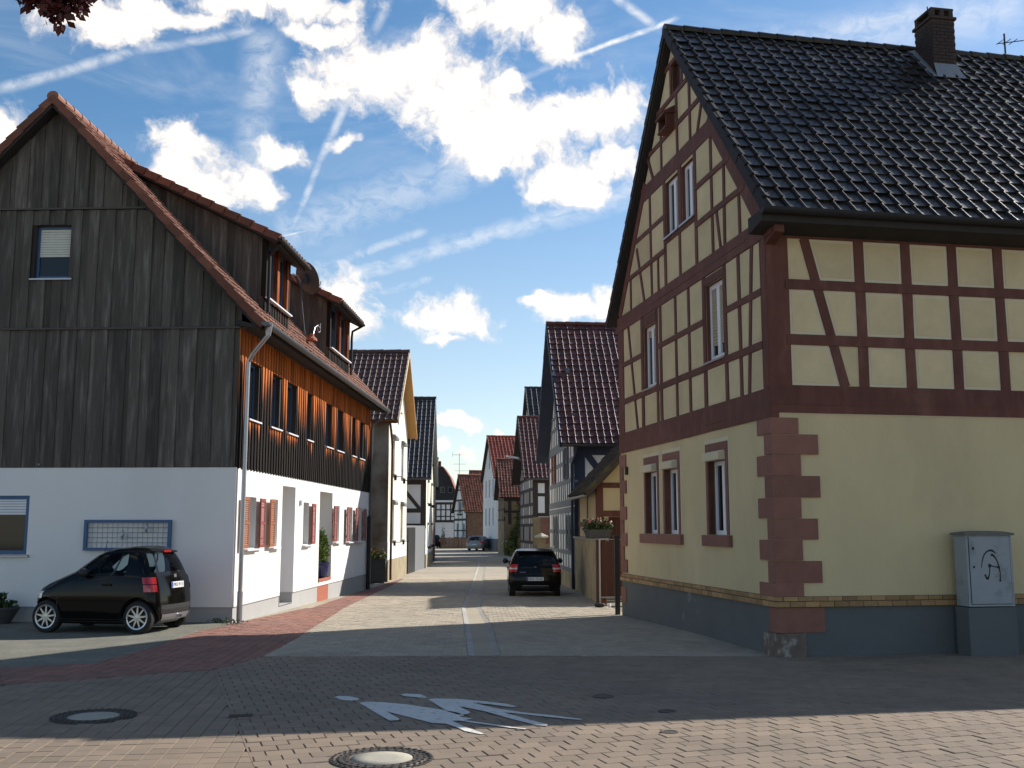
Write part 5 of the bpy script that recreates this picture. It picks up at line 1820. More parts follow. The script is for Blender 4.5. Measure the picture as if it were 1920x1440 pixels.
downpipe(l2, [sl2.P(-.08, 6.28, .34), sl2.P(-.12, 6.02, .30), sl2.P(-.14, 5.6, .05), sl2.P(-.14, 5.3, -.1), sl2.P(-.14, -.2, -.12)], 'timber_red', .05)
gutter(l2, sl2.P(-.38, 6.32, .36), sl2.P(8, 6.32, .36), .07, 'timber_red')

l3 = thing('gabled_house', 'tall pale gabled house with a black tiled roof, third on the left', 'house', (-4.89, 59.4, 0))
A3 = unit(-.035, .999)
B3 = Vector((-A3.y, A3.x, 0))
roof(l3, A3, B3, 10.2, 8.0, .35, 4.75, 9.95, verge=.32, tile='tile_slate', tw=.27, tl=.38, n_ind=0, wave=.04, slab='grey_box')
lw3 = [(2.0, 3.4, 2.9, 4.6), (6.8, 3.4, 7.7, 4.6), (2.0, .9, 2.9, 2.1), (6.8, .9, 7.7, 2.1), (4.6, 5.9, 5.5, 7.0)]
g3, s3, o3 = body(l3, A3, B3, 10.2, 8.0, -.7, 4.75, 9.95, .35, 'cream_pale', 'infill_white', lw3)
for a, b_, c, d in lw3:
    w_ = window(l3, g3, a, b_, c, d, .12, reveal='cream_pale', mullion=1, sill='grey_box', bar=.05)
    MB().box(a - .06, c + .06, d, d + .14, 0, .10, g3).build('shutter_box', 'grey_box', w_)
    MB().box(c, c + .06, b_ - .2, b_ - .02, 0, .22, g3).build('sill_bracket', 'black_metal', w_)
sheet('plinth', l3, Fr(g3.P(0, 0, .03), A3, ZU, g3.N), rect(-.03, -.7, 10.2, .45), [], 'tan_plinth')
timber_frame(l3, s3, [(.14, 1.9, .14, 4.6, .3), (0, 4.5, 8, 4.5, .28), (0, 2.9, 8, 2.9, .24), (0, 2.05, 8, 2.05, .22), (1.6, 2, 1.6, 4.5, .2), (.35, 3.0, 1.5, 4.4, .2)], 'timber_dark')
MB().box(0, 8, -.7, 1.9, -.1, .02, s3).build('stone_base', 'grey_box', l3)
MB().box(1.0, 2.4, -.5, 1.05, .03, .08, s3).build('yard_door', 'black_metal', l3)
gutter(l3, s3.P(-.3, 4.68, .40), s3.P(8, 4.68, .40), .07, 'zinc_dark')
downpipe(l3, [g3.P(9.9, 4.6, .1), g3.P(9.9, -.3, .1)], 'zinc_dark', .05)
yw = thing('yard_wall', 'grey rendered yard gate and wall between the two pale gabled houses', 'wall', (-5.15, 51.2, 0))
MB().box(0, 8.0, -.7, 2.05, -.22, 0, Fr((0, 0, 0), (.03, 1, 0), ZU, (1, 0, 0))).build('wall_face', 'grey_box', yw)
MB().box(.3, 3.2, -.6, 1.95, .0, .05, Fr((0, 0, 0), (.03, 1, 0), ZU, (1, 0, 0))).build('double_gate', 'black_metal', yw)

l4 = thing('brick_house', 'narrow red-brown brick house with an orange roof, last on the left side', 'house', (-5.42, 72.0, 0))
roof(l4, unit(-.05, 1), unit(-1, -.05), 7.0, 6.0, .3, 4.9, 6.9, verge=.25, tile='tile_rust', tw=.27, tl=.38, n_ind=0)
lw4 = [(1.2, 3.0, 2.0, 4.2), (4.6, 3.0, 5.4, 4.2), (1.2, .6, 2.0, 1.8), (4.6, .6, 5.4, 1.8)]
g4, s4, _ = body(l4, unit(-.05, 1), unit(-1, -.05), 7.0, 6.0, -.8, 4.9, 6.9, .3, 'brick_red', 'brick_red', lw4)
for x in lw4:
    window(l4, g4, *x, depth=.1, reveal='brick_red', bar=.05, sill='grey_box')

# right: dark half-timbered house, its big neighbour behind, ochre house, white house
H3A = unit(-.0884, .996)
H3B = Vector((H3A.y, -H3A.x, 0))
h3 = thing('timber_framed_house', 'half-timbered house with dark timbers, deep black verge and red roof carrying the street lamp', 'house', (1.32, 66.0, 0))
roof(h3, H3A, H3B, 8.2, 7.0, .4, 5.05, 9.35, verge=.6, tile='tile_brownred', tw=.28, tl=.38, n_ind=0, wave=.05, slab='timber_dark', verge_tiles='timber_dark', verge_h=.28)
hw3 = [(1.4, 3.3, 2.3, 4.5), (5.4, 3.3, 6.3, 4.5), (3.5, 6.0, 4.6, 7.0), (1.4, .9, 2.3, 2.0), (5.4, .9, 6.3, 2.0)]
g5, s5, _ = body(h3, H3A, H3B, 8.2, 7.0, -.8, 5.05, 9.35, .4, 'infill_white', 'infill_white', hw3)
T5 = [(0, z, 8.2, z, .2) for z in (.0, 1.0, 2.1, 2.65, 3.4, 4.35, 5.1)] + [(.9, 6.0, 7.3, 6.0, .18), (1.9, 7.2, 6.3, 7.2, .2)] + [(u + .1, -.2, u + .1, 5.1 + max(0, min(u, 8.2 - u) - .3) * 1.0, .15) for u in (0, .75, 1.3, 2.4, 3.1, 3.8, 4.6, 5.3, 6.4, 7.2, 7.9)]
timber_frame(h3, g5, T5, 'timber_dark')
for x in hw3:
    window(h3, g5, *x, depth=.08, reveal='timber_dark', bar=.06)
timber_frame(h3, s5, [(.16, 2.6, .16, 5, .32), (0, 4.85, 7, 4.85, .25), (0, 4.0, 7, 4.0, .2), (0, 2.75, 7, 2.75, .22), (.9, 2.7, .9, 4.9, .3), (2.4, 2.7, 2.4, 4.9, .2)], 'timber_dark')
mb = MB().box(0, 7, -.8, 2.6, -.1, .03, s5)
mb.build('stone_base', 'ochre_render', h3)
for i in range(4):
    for j in range(3):
        MB().box(.5 + j * .48, .97 + j * .48, .9 + i * .42, 1.30 + i * .42, .02, .06 + random.uniform(0, .015), s5).build('sandstone_block', 'sandstone', h3)
gutter(h3, s5.P(-.5, 4.98, .46), s5.P(7, 4.98, .46), .08, 'zinc_dark')
downpipe(h3, [s5.P(1.15, 4.9, .46), s5.P(1.35, 4.55, .14), s5.P(1.5, 4.3, .1), s5.P(1.5, -.3, .1)], 'zinc_dark', .06)
lp = thing('street_lamp', 'grey street lamp on a long arm reaching out over the street', 'street lamp', (1.15, 67.4, 0))
mb = MB().tube([(.1, 0, 6.05), (-.2, -.1, 6.15), (-.75, -.25, 6.32)], .035, 8)
mb.build('arm', 'steel', lp)
mb = MB()
fr = Fr((-.70, -.25, 6.33), unit(-1, -.2) + ZU * .16, unit(-.2, 1), ZU)
mb.prism([(0, -.09), (.15, -.13), (.75, -.12), (.86, -.05), (.86, .05), (.75, .12), (.15, .13), (0, .09)], -.03, .10, fr)
mb.build('lantern', 'zinc', lp)
MB().box(.08, .16, -.08, .08, 5.9, 6.25).build('wall_plate', 'steel', lp)
b6 = thing('tall_barn', 'tall set-back building with a black tiled roof rising behind the dark half-timbered house', 'building', (1.72, 78.5, 0))
roof(b6, H3A, H3B, 9.0, 7.0, .3, 8.0, 13.1, verge=.3, tile='tile_slate', tw=.42, tl=.38, n_ind=0, wave=.07)
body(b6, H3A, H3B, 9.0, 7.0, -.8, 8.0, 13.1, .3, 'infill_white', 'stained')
r4 = thing('timber_framed_house', 'small ochre half-timbered house with a rust-red roof, beside the plain white gabled house', 'house', (-.69, 90.0, 0))
R4A = unit(-.09, .996)
R4B = Vector((R4A.y, -R4A.x, 0))
roof(r4, R4A, R4B, 6.4, 6.0, .35, 4.55, 8.0, verge=.4, tile='tile_rust', tw=.26, tl=.36, n_ind=0, wave=.04, slab='timber_dark')
g7, s7, _ = body(r4, R4A, R4B, 6.4, 6.0, -.8, 4.55, 8.0, .35, 'ochre_render', 'ochre_render')
timber_frame(r4, g7, [(0, 2.6, 6.4, 2.6, .2), (0, 4.4, 6.4, 4.4, .2), (.1, 2.6, .1, 4.5, .2), (1.6, 2.6, 1.6, 5.6, .18), (3.2, 2.6, 3.2, 7, .18), (4.8, 2.6, 4.8, 5.6, .18), (0, 3.5, 6.4, 3.5, .15)], 'timber_dark')
timber_frame(r4, s7, [(.5, 2.2, .5, 4.4, .3), (0, 4.3, 6, 4.3, .22), (0, 3.3, 6, 3.3, .2), (1.1, 4.3, 2.0, 2.4, .22), (2.4, 2.2, 2.4, 4.4, .2)], 'timber_dark')
r5 = thing('gabled_house', 'plain white gabled house with a bright red roof and two rows of three windows', 'house', (-1.55, 103.0, 0))
R5A = unit(-.177, .984)
R5B = Vector((R5A.y, -R5A.x, 0))
roof(r5, R5A, R5B, 8.6, 8.0, .3, 6.85, 11.3, verge=.3, tile='tile_red', tw=.34, tl=.40, n_ind=0, wave=.07)
rw5 = [(u, z, u + .75, z + 1.75) for z in (2.15, 5.0) for u in (1.6, 3.9, 6.2)] + [(4.0, 7.9, 4.7, 9.4)]
g8, s8, _ = body(r5, R5A, R5B, 8.6, 8.0, -.8, 6.85, 11.3, .3, 'white_render', 'white_render', rw5)
for x in rw5:
    window(r5, g8, *x, depth=.12, reveal='white_render', bar=.06, frame='grey_box')
sheet('plinth', r5, Fr(g8.P(0, 0, .03), R5A, ZU, g8.N), rect(-.03, -.8, 8.6, .84), [], 'grey_box')
sheet('plinth', r5, Fr(s8.P(0, 0, .03), R5B, ZU, s8.N), rect(-.03, -.8, 8, .84), [], 'grey_box')

# the end of the street
f1 = thing('timber_framed_house', 'small half-timbered gable with a long brown roof over stone at the end of the street', 'house', (-5.23, 120.0, 0))
F1A = unit(-.32, .947)
F1B = Vector((F1A.y, -F1A.x, 0))
roof(f1, F1A, F1B, 5.2, 4.4, .3, 3.7, 8.05, verge=.3, tile='tile_rust', tw=.30, tl=.36, n_ind=0, wave=.05)
fw = [(1.9, 3.6, 3.1, 5.0), (.5, .9, 1.3, 2.4), (3.2, .9, 4.0, 2.4)]
g9, s9, _ = body(f1, F1A, F1B, 5.2, 4.4, -.8, 3.7, 8.05, .3, 'infill_white', 'barn_stone', fw)
timber_frame(f1, g9, [(0, 2.85, 5.2, 2.85, .25), (0, 3.9, 5.2, 3.9, .15), (.1, -.4, .1, 3.6, .2), (1.6, -.4, 1.6, 5.2, .14), (3.4, -.4, 3.4, 5.2, .14), (5.1, -.4, 5.1, 3.6, .2), (0, 1.6, 5.2, 1.6, .14), (.9, 5.1, 4.3, 5.1, .18), (1.6, 6.3, 3.6, 6.3, .15)], 'timber_dark')
for x in fw:
    w_ = window(f1, g9, *x, depth=.08, bar=.06, reveal='timber_dark')
    MB().box(x[0] - .1, x[2] + .1, x[1] - .25, x[1] - .05, .02, .25, g9).build('window_box', 'leaf_dark', w_)
f2 = thing('slate_hung_house', 'house with a dark slate-hung gable above white half-timbering, closing the street', 'house', (-6.9, 134.0, 0))
fg = Fr((0, 0, 0), (-1, 0, 0), ZU, (0, -1, 0))
prof = [(0, 3.4), (0, 4.6), (.35, 6.4), (1.1, 8.3), (2.0, 9.6), (2.9, 9.75), (4.2, 9.2), (6.0, 9.2), (6.0, 3.4)]
mb = MB().prism(prof, -6, 0, fg)
mb.build('slate_gable', 'slate_cladding', f2)
rp = MB()
for (a0, z0), (a1, z1) in zip(prof[1:7], prof[2:8]):
    d = Vector((a1 - a0, z1 - z0)).normalized()
    nrm = Vector((-d.y, d.x))
    if nrm.y < 0:
        nrm = -nrm
    rp.prism([(a0, z0), (a1, z1), (a1 + nrm.x * .12, z1 + nrm.y * .12), (a0 + nrm.x * .12, z0 + nrm.y * .12)], -6.2, .2, fg)
rp.build('roof', 'tile_rust', f2)
MB().box(0, 6, -.8, 2.7, -6, -.02, fg).build('ground_floor_wall', 'white_render', f2)
MB().box(0.3, 6, 2.7, 5.4, -.02, .03, fg).build('upper_wall', 'infill_white', f2)
timber_frame(f2, fg, [(0, 2.75, 6, 2.75, .3), (0, 3.35, 6, 3.35, .14), (0, 4.2, 6, 4.2, .14), (0, 5.0, 6, 5.0, .3), (.15, 2.7, .15, 5.2, .7), (5.9, 2.7, 5.9, 5, .3)] + [(.95 + .62 * i, 2.7, .95 + .62 * i, 5.1, .16) for i in range(8)], 'timber_dark', .05)
for u in (.75, 1.75):
    window(f2, fg, u, 6.35, u + .55, 7.1, -.05, frame='grey_box', mullion=0, bar=.05)
MB().box(3.1, 4.0, 3.45, 4.9, .05, .09, fg).build('blue_shutter', 'blue_frame', f2)
MB().box(2.3, 3.0, 9.4, 10.45, -1.4, -.7, fg).build('chimney', 'chimney_brick', f2)
MB().box(4.2, 5.2, .9, 1.7, 0, .05, fg).build('ground_window', 'glass', f2)
f3 = thing('red_roofed_house', 'red roof peeping over the long brown barn roof at the end of the street', 'house', (-5.4, 150.0, 0))
roof(f3, unit(-.2, 1), unit(1, .2), 6, 6, .3, 6.2, 10.2, verge=.3, tile='tile_rust', tw=.34, tl=.40, n_ind=0)
body(f3, unit(-.2, 1), unit(1, .2), 6, 6, -.8, 6.2, 10.2, .3, 'timber_dark', 'brick_red')
fc_ = thing('plank_fence', 'brown vertical plank fence in front of the white wall at the end of the street', 'fence', (-7.9, 117.0, 0))
mb = MB()
for i in range(20):
    mb.box(i * .15, i * .15 + .135, -.36, .80 + .02 * (i % 3), 0, .03, Fr((0, 0, 0), (1, 0, 0), ZU, (0, -1, 0)))
mb.build('planks', 'fence_wood', fc_, kind='stuff')
for i in range(4):
    MB().box(i * .98 - .05, i * .98 + .05, -.36, .9, -.1, 0, Fr((0, 0, 0), (1, 0, 0), ZU, (0, -1, 0))).build('post', 'fence_wood', fc_)
an = thing('roof_aerial', 'spindly television aerial on a tall mast above the end of the street', 'aerial', (-6.25, 123.5, 7.4))
mb = MB().tube([(0, 0, 0), (0, 0, 3.3)], .035, 6)
mb.build('mast', 'steel', an)
mb = MB().tube([(-.8, 0, 3.1), (1.3, .3, 3.1)], .02, 5)
for x in (-.7, -.3, .1, .5, .9, 1.2):
    mb.tube([(x, -.25, 3.1), (x, .25, 3.12)], .015, 4)
mb.tube([(-.8, 0, 2.85), (-.8, 0, 3.4)], .02, 5).tube([(-.7, 0, 2.0), (.8, .1, 2.0)], .018, 5).tube([(-.5, 0, 1.2), (1.4, .1, 1.2)], .018, 5)
mb.build('elements', 'steel', an, kind='stuff')
an = thing('roof_aerial', 'dark television aerial at the top right edge behind the black tiled roof', 'aerial', (11.62, 23.2, 11.3))
mb = MB().tube([(0, 0, 0), (0, 0, 2.2)], .02, 6)
mb.build('mast', 'black_metal', an)
mb = MB().tube([(-.18, 0, 1.95), (.5, .1, 2.08)], .012, 5).tube([(-.18, 0, .75), (.4, .1, .75)], .012, 5).tube([(-.18, 0, .5), (-.18, 0, 1.1)], .012, 5)
for x in (-.1, .05, .2):
    mb.tube([(x, -.2, 1.97), (x, .2, 2.03)], .01, 4)
mb.build('elements', 'black_metal', an, kind='stuff')

# ---- grey cabinet on the square
cb = thing('utility_cabinet', 'grey street cabinet with a black spray-painted letter A, standing against the yellow corner house', 'cabinet', (7.02, 16.27, .03), R(10.3))
k0 = Fr((0, 0, 0), (1, 0, 0), ZU, (0, -1, 0))
MB().box(-.02, .80, -.08, .70, -.34, .0, k0).build('base', 'plinth_grey', cb)
MB().box(0, .78, .715, 1.80, -.32, .0, k0).build('housing', 'cabinet', cb)
MB().prism([(-.035, 1.80), (.815, 1.80), (.815, 1.835), (.62, 1.86), (.39, 1.868), (.17, 1.86), (-.035, 1.835)], -.36, .035, k0).build('lid', 'cabinet_top', cb)
dr = MB().box(.045, .735, .755, 1.775, 0, .012, k0).build('door', 'cabinet', cb)
MB().box(.035, .745, .745, .753, -.002, .004, k0).box(.035, .043, .745, 1.785, -.002, .004, k0).box(.737, .745, .745, 1.785, -.002, .004, k0).build('door_gap', 'black_metal', cb)
MB().box(.09, .12, 1.58, 1.62, .012, .022, k0).box(.09, .12, 1.30, 1.33, .012, .018, k0).build('lock', 'black_metal', dr)
gm = MB()


def stroke(pts, w_):
    pts = [Vector(((p[0] - .48) * .92 + .40, (p[1] - 1.16) * 1.12 + 1.33)) for p in pts]
    for i, (a, c) in enumerate(zip(pts, pts[1:])):
        d = (c - a).normalized()
        n_ = Vector((-d.y, d.x)) * w_[i] / 2
        n2 = Vector((-d.y, d.x)) * w_[min(i + 1, len(w_) - 1)] / 2
        gm.add([k0.P(*(a + n_ - d * .004), .0145), k0.P(*(c + n2 + d * .004), .0145), k0.P(*(c - n2 + d * .004), .0145), k0.P(*(a - n_ - d * .004), .0145)], [(0, 1, 2, 3)])


stroke([(.30, 1.14), (.31, 1.20), (.335, 1.27), (.37, 1.325), (.42, 1.36), (.48, 1.375), (.53, 1.365), (.58, 1.33)], [.012, .014, .018, .018, .02, .03, .03, .01])
stroke([(.49, 1.31), (.52, 1.31), (.56, 1.28), (.60, 1.22), (.625, 1.14), (.64, 1.06), (.635, .98), (.63, .95)], [.04, .035, .022, .02, .026, .016, .02, .04])
stroke([(.355, 1.045), (.385, .99), (.405, .985), (.44, 1.05), (.455, 1.155)], [.025, .03, .03, .016, .02])
stroke([(.43, 1.165), (.48, 1.16), (.55, 1.148), (.63, 1.14)], [.05, .02, .014, .035])
gm.lathe([(.026, 0), (.001, .001)], k0.P(.377, 1.336, .0147), axis='y', seg=10).lathe([(.022, 0), (.001, .001)], k0.P(.529, 1.308, .0147), axis='y', seg=10)
gm.build('graffiti', 'ink', dr)

# ---- greenery up the street
bs = thing('climbing_shrub', 'green climber on the ochre half-timbered house', 'shrub', (.2, 89.3, -.35))
leaves('foliage', ['leaf', 'leaf_dark'], bs, [((0, 0, 1.2), (.45, .35, 1.2)), ((.35, 0, 3.0), (.25, .3, 1.5)), ((-.2, -.2, .9), (.4, .4, .8))], 900, .22, 21)
MB().tube([(0, 0, 0), (.1, 0, 1.5), (.3, 0, 3.5)], .05, 6).build('stem', 'bark', bs)
bs = thing('bush', 'yellow-green rounded bush by the ochre house, left of the parked black hatchback', 'bush', (-.28, 86.5, -.36))
leaves('foliage', ['leaf_yellow', 'leaf'], bs, [((0, 0, .65), (.55, .5, .75))], 420, .16, 22)
MB().tube([(0, 0, 0), (0, 0, .6)], .05, 6).build('stem', 'bark', bs)
ct = thing('conifer', 'tiny dark cone-shaped conifer against the white wall at the end of the street', 'tree', (-8.6, 131.5, -.4))
leaves('crown', ['leaf_dark'], ct, [((0, 0, .5 + .4 * i), (.42 * (1 - i / 6.5), .42 * (1 - i / 6.5), .35)) for i in range(6)], 420, .16, 23, droop=.6)
MB().tube([(0, 0, 0), (0, 0, 1.0)], .06, 6).build('trunk', 'bark', ct)
pw = thing('yard_pillar', 'sandstone gate pillar with a cap in front of the dark half-timbered house', 'pillar', (1.75, 62.5, -.34))
MB().box(-.25, .25, -.25, .25, 0, 1.7).build('shaft', 'ochre_render', pw)
MB().lathe([(.42, 0), (.42, .08), (.001, .28)], (0, 0, 1.7), seg=4).build('cap', 'concrete', pw)
MB().box(.25, 3.5, -.12, .12, 0, 1.3).build('side_wall', 'ochre_render', pw)
# the dark red tree that hangs into the top left corner
rt = thing('copper_leaved_tree', 'dark red leaves of a tree hanging into the top left corner', 'tree', (-5.6, 6.4, 0))
mb = MB().tube([(0, 0, -.1), (.05, 0, 1.4), (0, .05, 2.8), (-.1, .1, 4.6), (-.1, .1, 6.6)], .16, 10, r1=.05)
mb.build('trunk', 'bark', rt)
mb = MB()
mb.tube([(-.1, .1, 5.2), (1.0, .3, 6.3), (2.0, .3, 6.2), (2.45, .2, 5.75), (2.55, .2, 5.45)], .05, 6, r1=.010)
mb.tube([(-.1, .1, 4.8), (-.8, -.6, 5.8), (-1.4, -1.0, 6.6)], .05, 6, r1=.015)
mb.build('branch', 'bark', rt)
leaves('crown', ['leaf_red'], rt, [((2.42, .2, 5.58), (.20, .2, .15)), ((2.60, .2, 5.55), (.15, .2, .15)), ((2.52, .2, 5.44), (.10, .12, .14)), ((2.56, .2, 5.36), (.035, .04, .12)), ((2.34, .2, 5.52), (.10, .1, .08)), ((2.72, .2, 5.56), (.08, .1, .10))], 1300, .062, 31, droop=.55)
leaves('crown_top', ['leaf_red'], rt, [((1.9, .2, 6.5), (1.1, 1.0, .6)), ((.2, .2, 6.9), (1.4, 1.2, .9)), ((-1.0, -.8, 6.9), (1.0, 1.0, .8))], 2600, .11, 32, droop=.4)


# ------------------------------------------------------------------ cars
class CarBody:
    """a car body as a stack of plan-view rings: level = (z, x of the nose, x of the tail, half width)"""
    NR, NC, NS, NF = 8, 6, 30, 8

    def __init__(s, levels, rf, rr, bow_f=.10, bow_r=.06):
        s.levels, s.rf, s.rr, s.bf, s.br = levels, rf, rr, bow_f, bow_r

    def at(s, z):
        L_ = s.levels
        if z <= L_[0][0]:
            return L_[0][1:]
        for a, b_ in zip(L_, L_[1:]):
            if z <= b_[0]:
                t = (z - a[0]) / (b_[0] - a[0])
                return tuple(a[i] + (b_[i] - a[i]) * t for i in (1, 2, 3))
        return L_[-1][1:]

    def seg(s, z, name, t, off=0.0):
        """point on one stretch of the ring; t runs 0..1 (tail to nose on the sides, right to left across the ends)"""
        xf, xr, hw = s.at(z)
        rf, rr = min(s.rf, hw * .9, (xf - xr) * .3), min(s.rr, hw * .9, (xf - xr) * .3)
        if name == 'R':                      # across the tail
            y = (hw - rr) * (2 * t - 1)
            return Vector((xr + s.br * (y / hw) ** 2 - off, y, z))
        if name == 'F':
            y = (hw - rf) * (2 * t - 1)
            return Vector((xf - s.bf * (y / hw) ** 2 + off, y, z))
        if name in 'LQ':                     # left side, right side
            sy = 1 if name == 'L' else -1
            x0, x1 = xr + rr + s.br * ((hw - rr) / hw) ** 2, xf - rf - s.bf * ((hw - rf) / hw) ** 2
            bulge = .018 * math.sin(math.pi * t)
            return Vector((x0 + (x1 - x0) * t, sy * (hw + bulge + off), z))
        sy = 1 if name[1] == 'L' else -1     # corners: RL, RQ (tail), FL, FQ (nose); t from the end to the side
        a = t * math.pi / 2
        if name[0] == 'R':
            bx = s.br * ((hw - rr) / hw) ** 2
            return Vector((xr + bx + rr - (rr + off) * math.cos(a), sy * (hw - rr + (rr + off) * math.sin(a)), z))
        bx = s.bf * ((hw - rf) / hw) ** 2
        return Vector((xf - bx - rf + (rf + off) * math.cos(a), sy * (hw - rf + (rf + off) * math.sin(a)), z))

    def order(s):
        o = [('R', i / s.NR) for i in range(s.NR + 1)]
        o += [('RL', i / s.NC) for i in range(1, s.NC)] + [('L', i / s.NS) for i in range(s.NS + 1)]
        o += [('FL', 1 - i / s.NC) for i in range(1, s.NC)] + [('F', 1 - i / s.NF) for i in range(s.NF + 1)]
        o += [('FQ', i / s.NC) for i in range(1, s.NC)] + [('Q', 1 - i / s.NS) for i in range(s.NS + 1)]
        o += [('RQ', 1 - i / s.NC) for i in range(1, s.NC)]
        return o

    def patch(s, z0, z1, name, t0, t1, off=.004, nz=4, nt=6):
        mb = MB()
        for i in range(nz + 1):
            for j in range(nt + 1):
                mb.v.append(tuple(s.seg(z0 + (z1 - z0) * i / nz, name, t0 + (t1 - t0) * j / nt, off)))
        for i in range(nz):
            for j in range(nt):
                k = i * (nt + 1) + j
                mb.f.append([k, k + 1, k + nt + 2, k + nt + 1])
                mb.m.append(0)
        return mb

    def build(s, parent, paint, arches, glass, glass_mat, zs):
        """body with wheel arches cut out; the glass regions become panes of their own"""
        od = s.order()
        n = len(od)
        mb = MB()
        for z in zs:
            mb.v += [tuple(s.seg(z, nm, t)) for nm, t in od]
        regs = []
        for i in range(len(zs) - 1):
            zc = (zs[i] + zs[i + 1]) / 2
            for j in range(n):
                j2 = (j + 1) % n
                mi = 0
                nm, t = od[j]
                nm2, t2 = od[j2]
                tt = (t + t2) / 2 if nm == nm2 else t
                for gi, (z0, z1, segs) in enumerate(glass):
                    if z0 < zc < z1 and any(nm == q_[0] and nm2 == q_[0] and q_[1] < tt < q_[2] for q_ in segs):
                        mi = gi + 1
                mb.f.append([i * n + j, i * n + j2, (i + 1) * n + j2, (i + 1) * n + j])
                mb.m.append(mi)
        mb.f += [list(range(n))[::-1], [(len(zs) - 1) * n + j for j in range(n)]]
        mb.m += [0, 0]
        mats = [paint] + [glass_mat] * len(glass) + ['black_plastic']
        o = mb.build('body', mats, parent, fix=True)
        cut = MB()
        for x, r_, y0, y1 in arches:
            for sy in (1, -1):
                k = len(cut.v)
                for y in (y0, y1):
                    for i in range(24):
                        a = 2 * math.pi * i / 24
                        cut.v.append((x + r_ * math.cos(a), sy * y, .30 + r_ * math.sin(a)))
                for i in range(24):
                    cut.f.append([k + i, k + (i + 1) % 24, k + 24 + (i + 1) % 24, k + 24 + i])
                cut.f += [[k + i for i in range(24)], [k + 24 + i for i in range(24)]]
        cut.m = [0] * len(cut.f)
        co = cut.build('cutter', ['black_plastic'], parent, fix=True)
        md = o.modifiers.new('arch', 'BOOLEAN')
        md.object, md.operation, md.solver = co, 'DIFFERENCE', 'EXACT'
        co.data.materials.clear()
        for m_ in mats:
            co.data.materials.append(M[m_])
        co.data.polygons.foreach_set('material_index', [len(mats) - 1] * len(co.data.polygons))
        dg = bpy.context.evaluated_depsgraph_get()
        me = bpy.data.meshes.new_from_object(o.evaluated_get(dg))
        o.modifiers.clear()
        o.data = me
        bpy.data.objects.remove(co)
        # lift the glass out
        for gi in range(len(glass)):
            bm = bmesh.new()
            bm.from_mesh(me)
            bmesh.ops.delete(bm, geom=[f for f in bm.faces if f.material_index != gi + 1], context='FACES')
            gm_ = bpy.data.meshes.new('window')
            bm.to_mesh(gm_)
            bm.free()
            gm_.materials.clear()
            gm_.materials.append(M[glass_mat])
            gm_.polygons.foreach_set('material_index', [0] * len(gm_.polygons))
            gm_.polygons.foreach_set('use_smooth', [True] * len(gm_.polygons))
            link('window', gm_, parent)
        bm = bmesh.new()
        bm.from_mesh(me)
        bmesh.ops.delete(bm, geom=[f for f in bm.faces if 0 < f.material_index <= len(glass)], context='FACES')
        bm.to_mesh(me)
        bm.free()
        smooth_by_angle(o, 32)
        return o


def wheel(parent, x, y, r_, w_, rim, spokes, sy):
    """tyre, rim with spokes, hub: turned about the axle"""
    wh = link('wheel', None, parent, loc=(x, y, r_))
    wh.empty_display_size = .1
    rr = rim
    mb = MB().lathe([(rr, -w_ / 2), (r_ - .025, -w_ / 2), (r_ - .006, -w_ / 2 + .02), (r_, -w_ / 2 + .05), (r_, w_ / 2 - .05), (r_ - .006, w_ / 2 - .02), (r_ - .025, w_ / 2), (rr, w_ / 2)], (0, 0, 0), axis='y', seg=32, closed=True)
    mb.build('tyre', 'rubber', wh, smooth=False)
    yo = sy * w_ / 2
    mb = MB().lathe([(rr, yo * .2), (rr, yo), (rr + .010, yo * 1.02), (rr + .004, yo * 1.10), (rr - .018, yo * 1.04), (rr - .022, yo * .5)], (0, 0, 0), axis='y', seg=32, closed=True)
    mb.lathe([(.001, yo * 1.0), (.045, yo * .98), (.055, yo * .85), (.055, yo * .5)], (0, 0, 0), axis='y', seg=16)
    for i in range(spokes):
        a = 2 * math.pi * i / spokes + .2
        U_, V_ = Vector((math.cos(a), 0, math.sin(a))), Vector((-math.sin(a), 0, math.cos(a)))
        fr = Fr((0, yo * .82, 0), U_, V_, U_.cross(V_) if U_.cross(V_).y * sy > 0 else -U_.cross(V_))
        mb.prism([(.04, -.020), (rr - .012, -.011), (rr - .012, .011), (.04, .020)], -.02, .012, fr)
    mb.build('rim', 'alloy', wh)
    MB().lathe([(.001, yo * .42), (rr * .96, yo * .42)], (0, 0, 0), axis='y', seg=24).build('brake_disc', 'black_metal', wh)
    return wh


def plate(parent, fr, txt, w_=.52, h_=.11):
    p = MB().box(-w_ / 2, w_ / 2, -h_ / 2, h_ / 2, 0, .012, fr).build('number_plate', 'plate', parent)
    MB().box(-w_ / 2 + .003, -w_ / 2 + .042, -h_ / 2 + .004, h_ / 2 - .004, .012, .0135, fr).build('blue_band', 'plate_blue', p)
    me = text_mesh(txt, h_ * .92)
    me.materials.clear()
    me.materials.append(M['ink'])
    mt = Matrix((fr.U, fr.V, fr.N)).transposed().to_4x4()
    mt.translation = fr.P(.018, -.002, .0145)
    me.transform(mt @ Matrix.Diagonal((.80, 1, 1, 1)))
    link('lettering', me, p)
    return p


def seats(parent, x, y, hz, rec=-.2):
    mb = MB()
    fr = Fr((x, y, 0), (1, 0, 0), (0, 1, 0), (0, 0, 1))
    mb.prism([(-.05, .40), (.45, .42), (.46, .52), (.05, .54), (rec - .02, hz - .20), (rec - .12, hz - .20), (-.12, .45)], -.22, .22, Fr((x, y, 0), (1, 0, 0), ZU, (0, 1, 0)))
    mb.prism([(rec - .03, hz - .19), (rec - .05, hz), (rec - .12, hz), (rec - .12, hz - .19)], -.12, .12, Fr((x, y, 0), (1, 0, 0), ZU, (0, 1, 0)))
    return mb.build('seat', 'seat', parent)


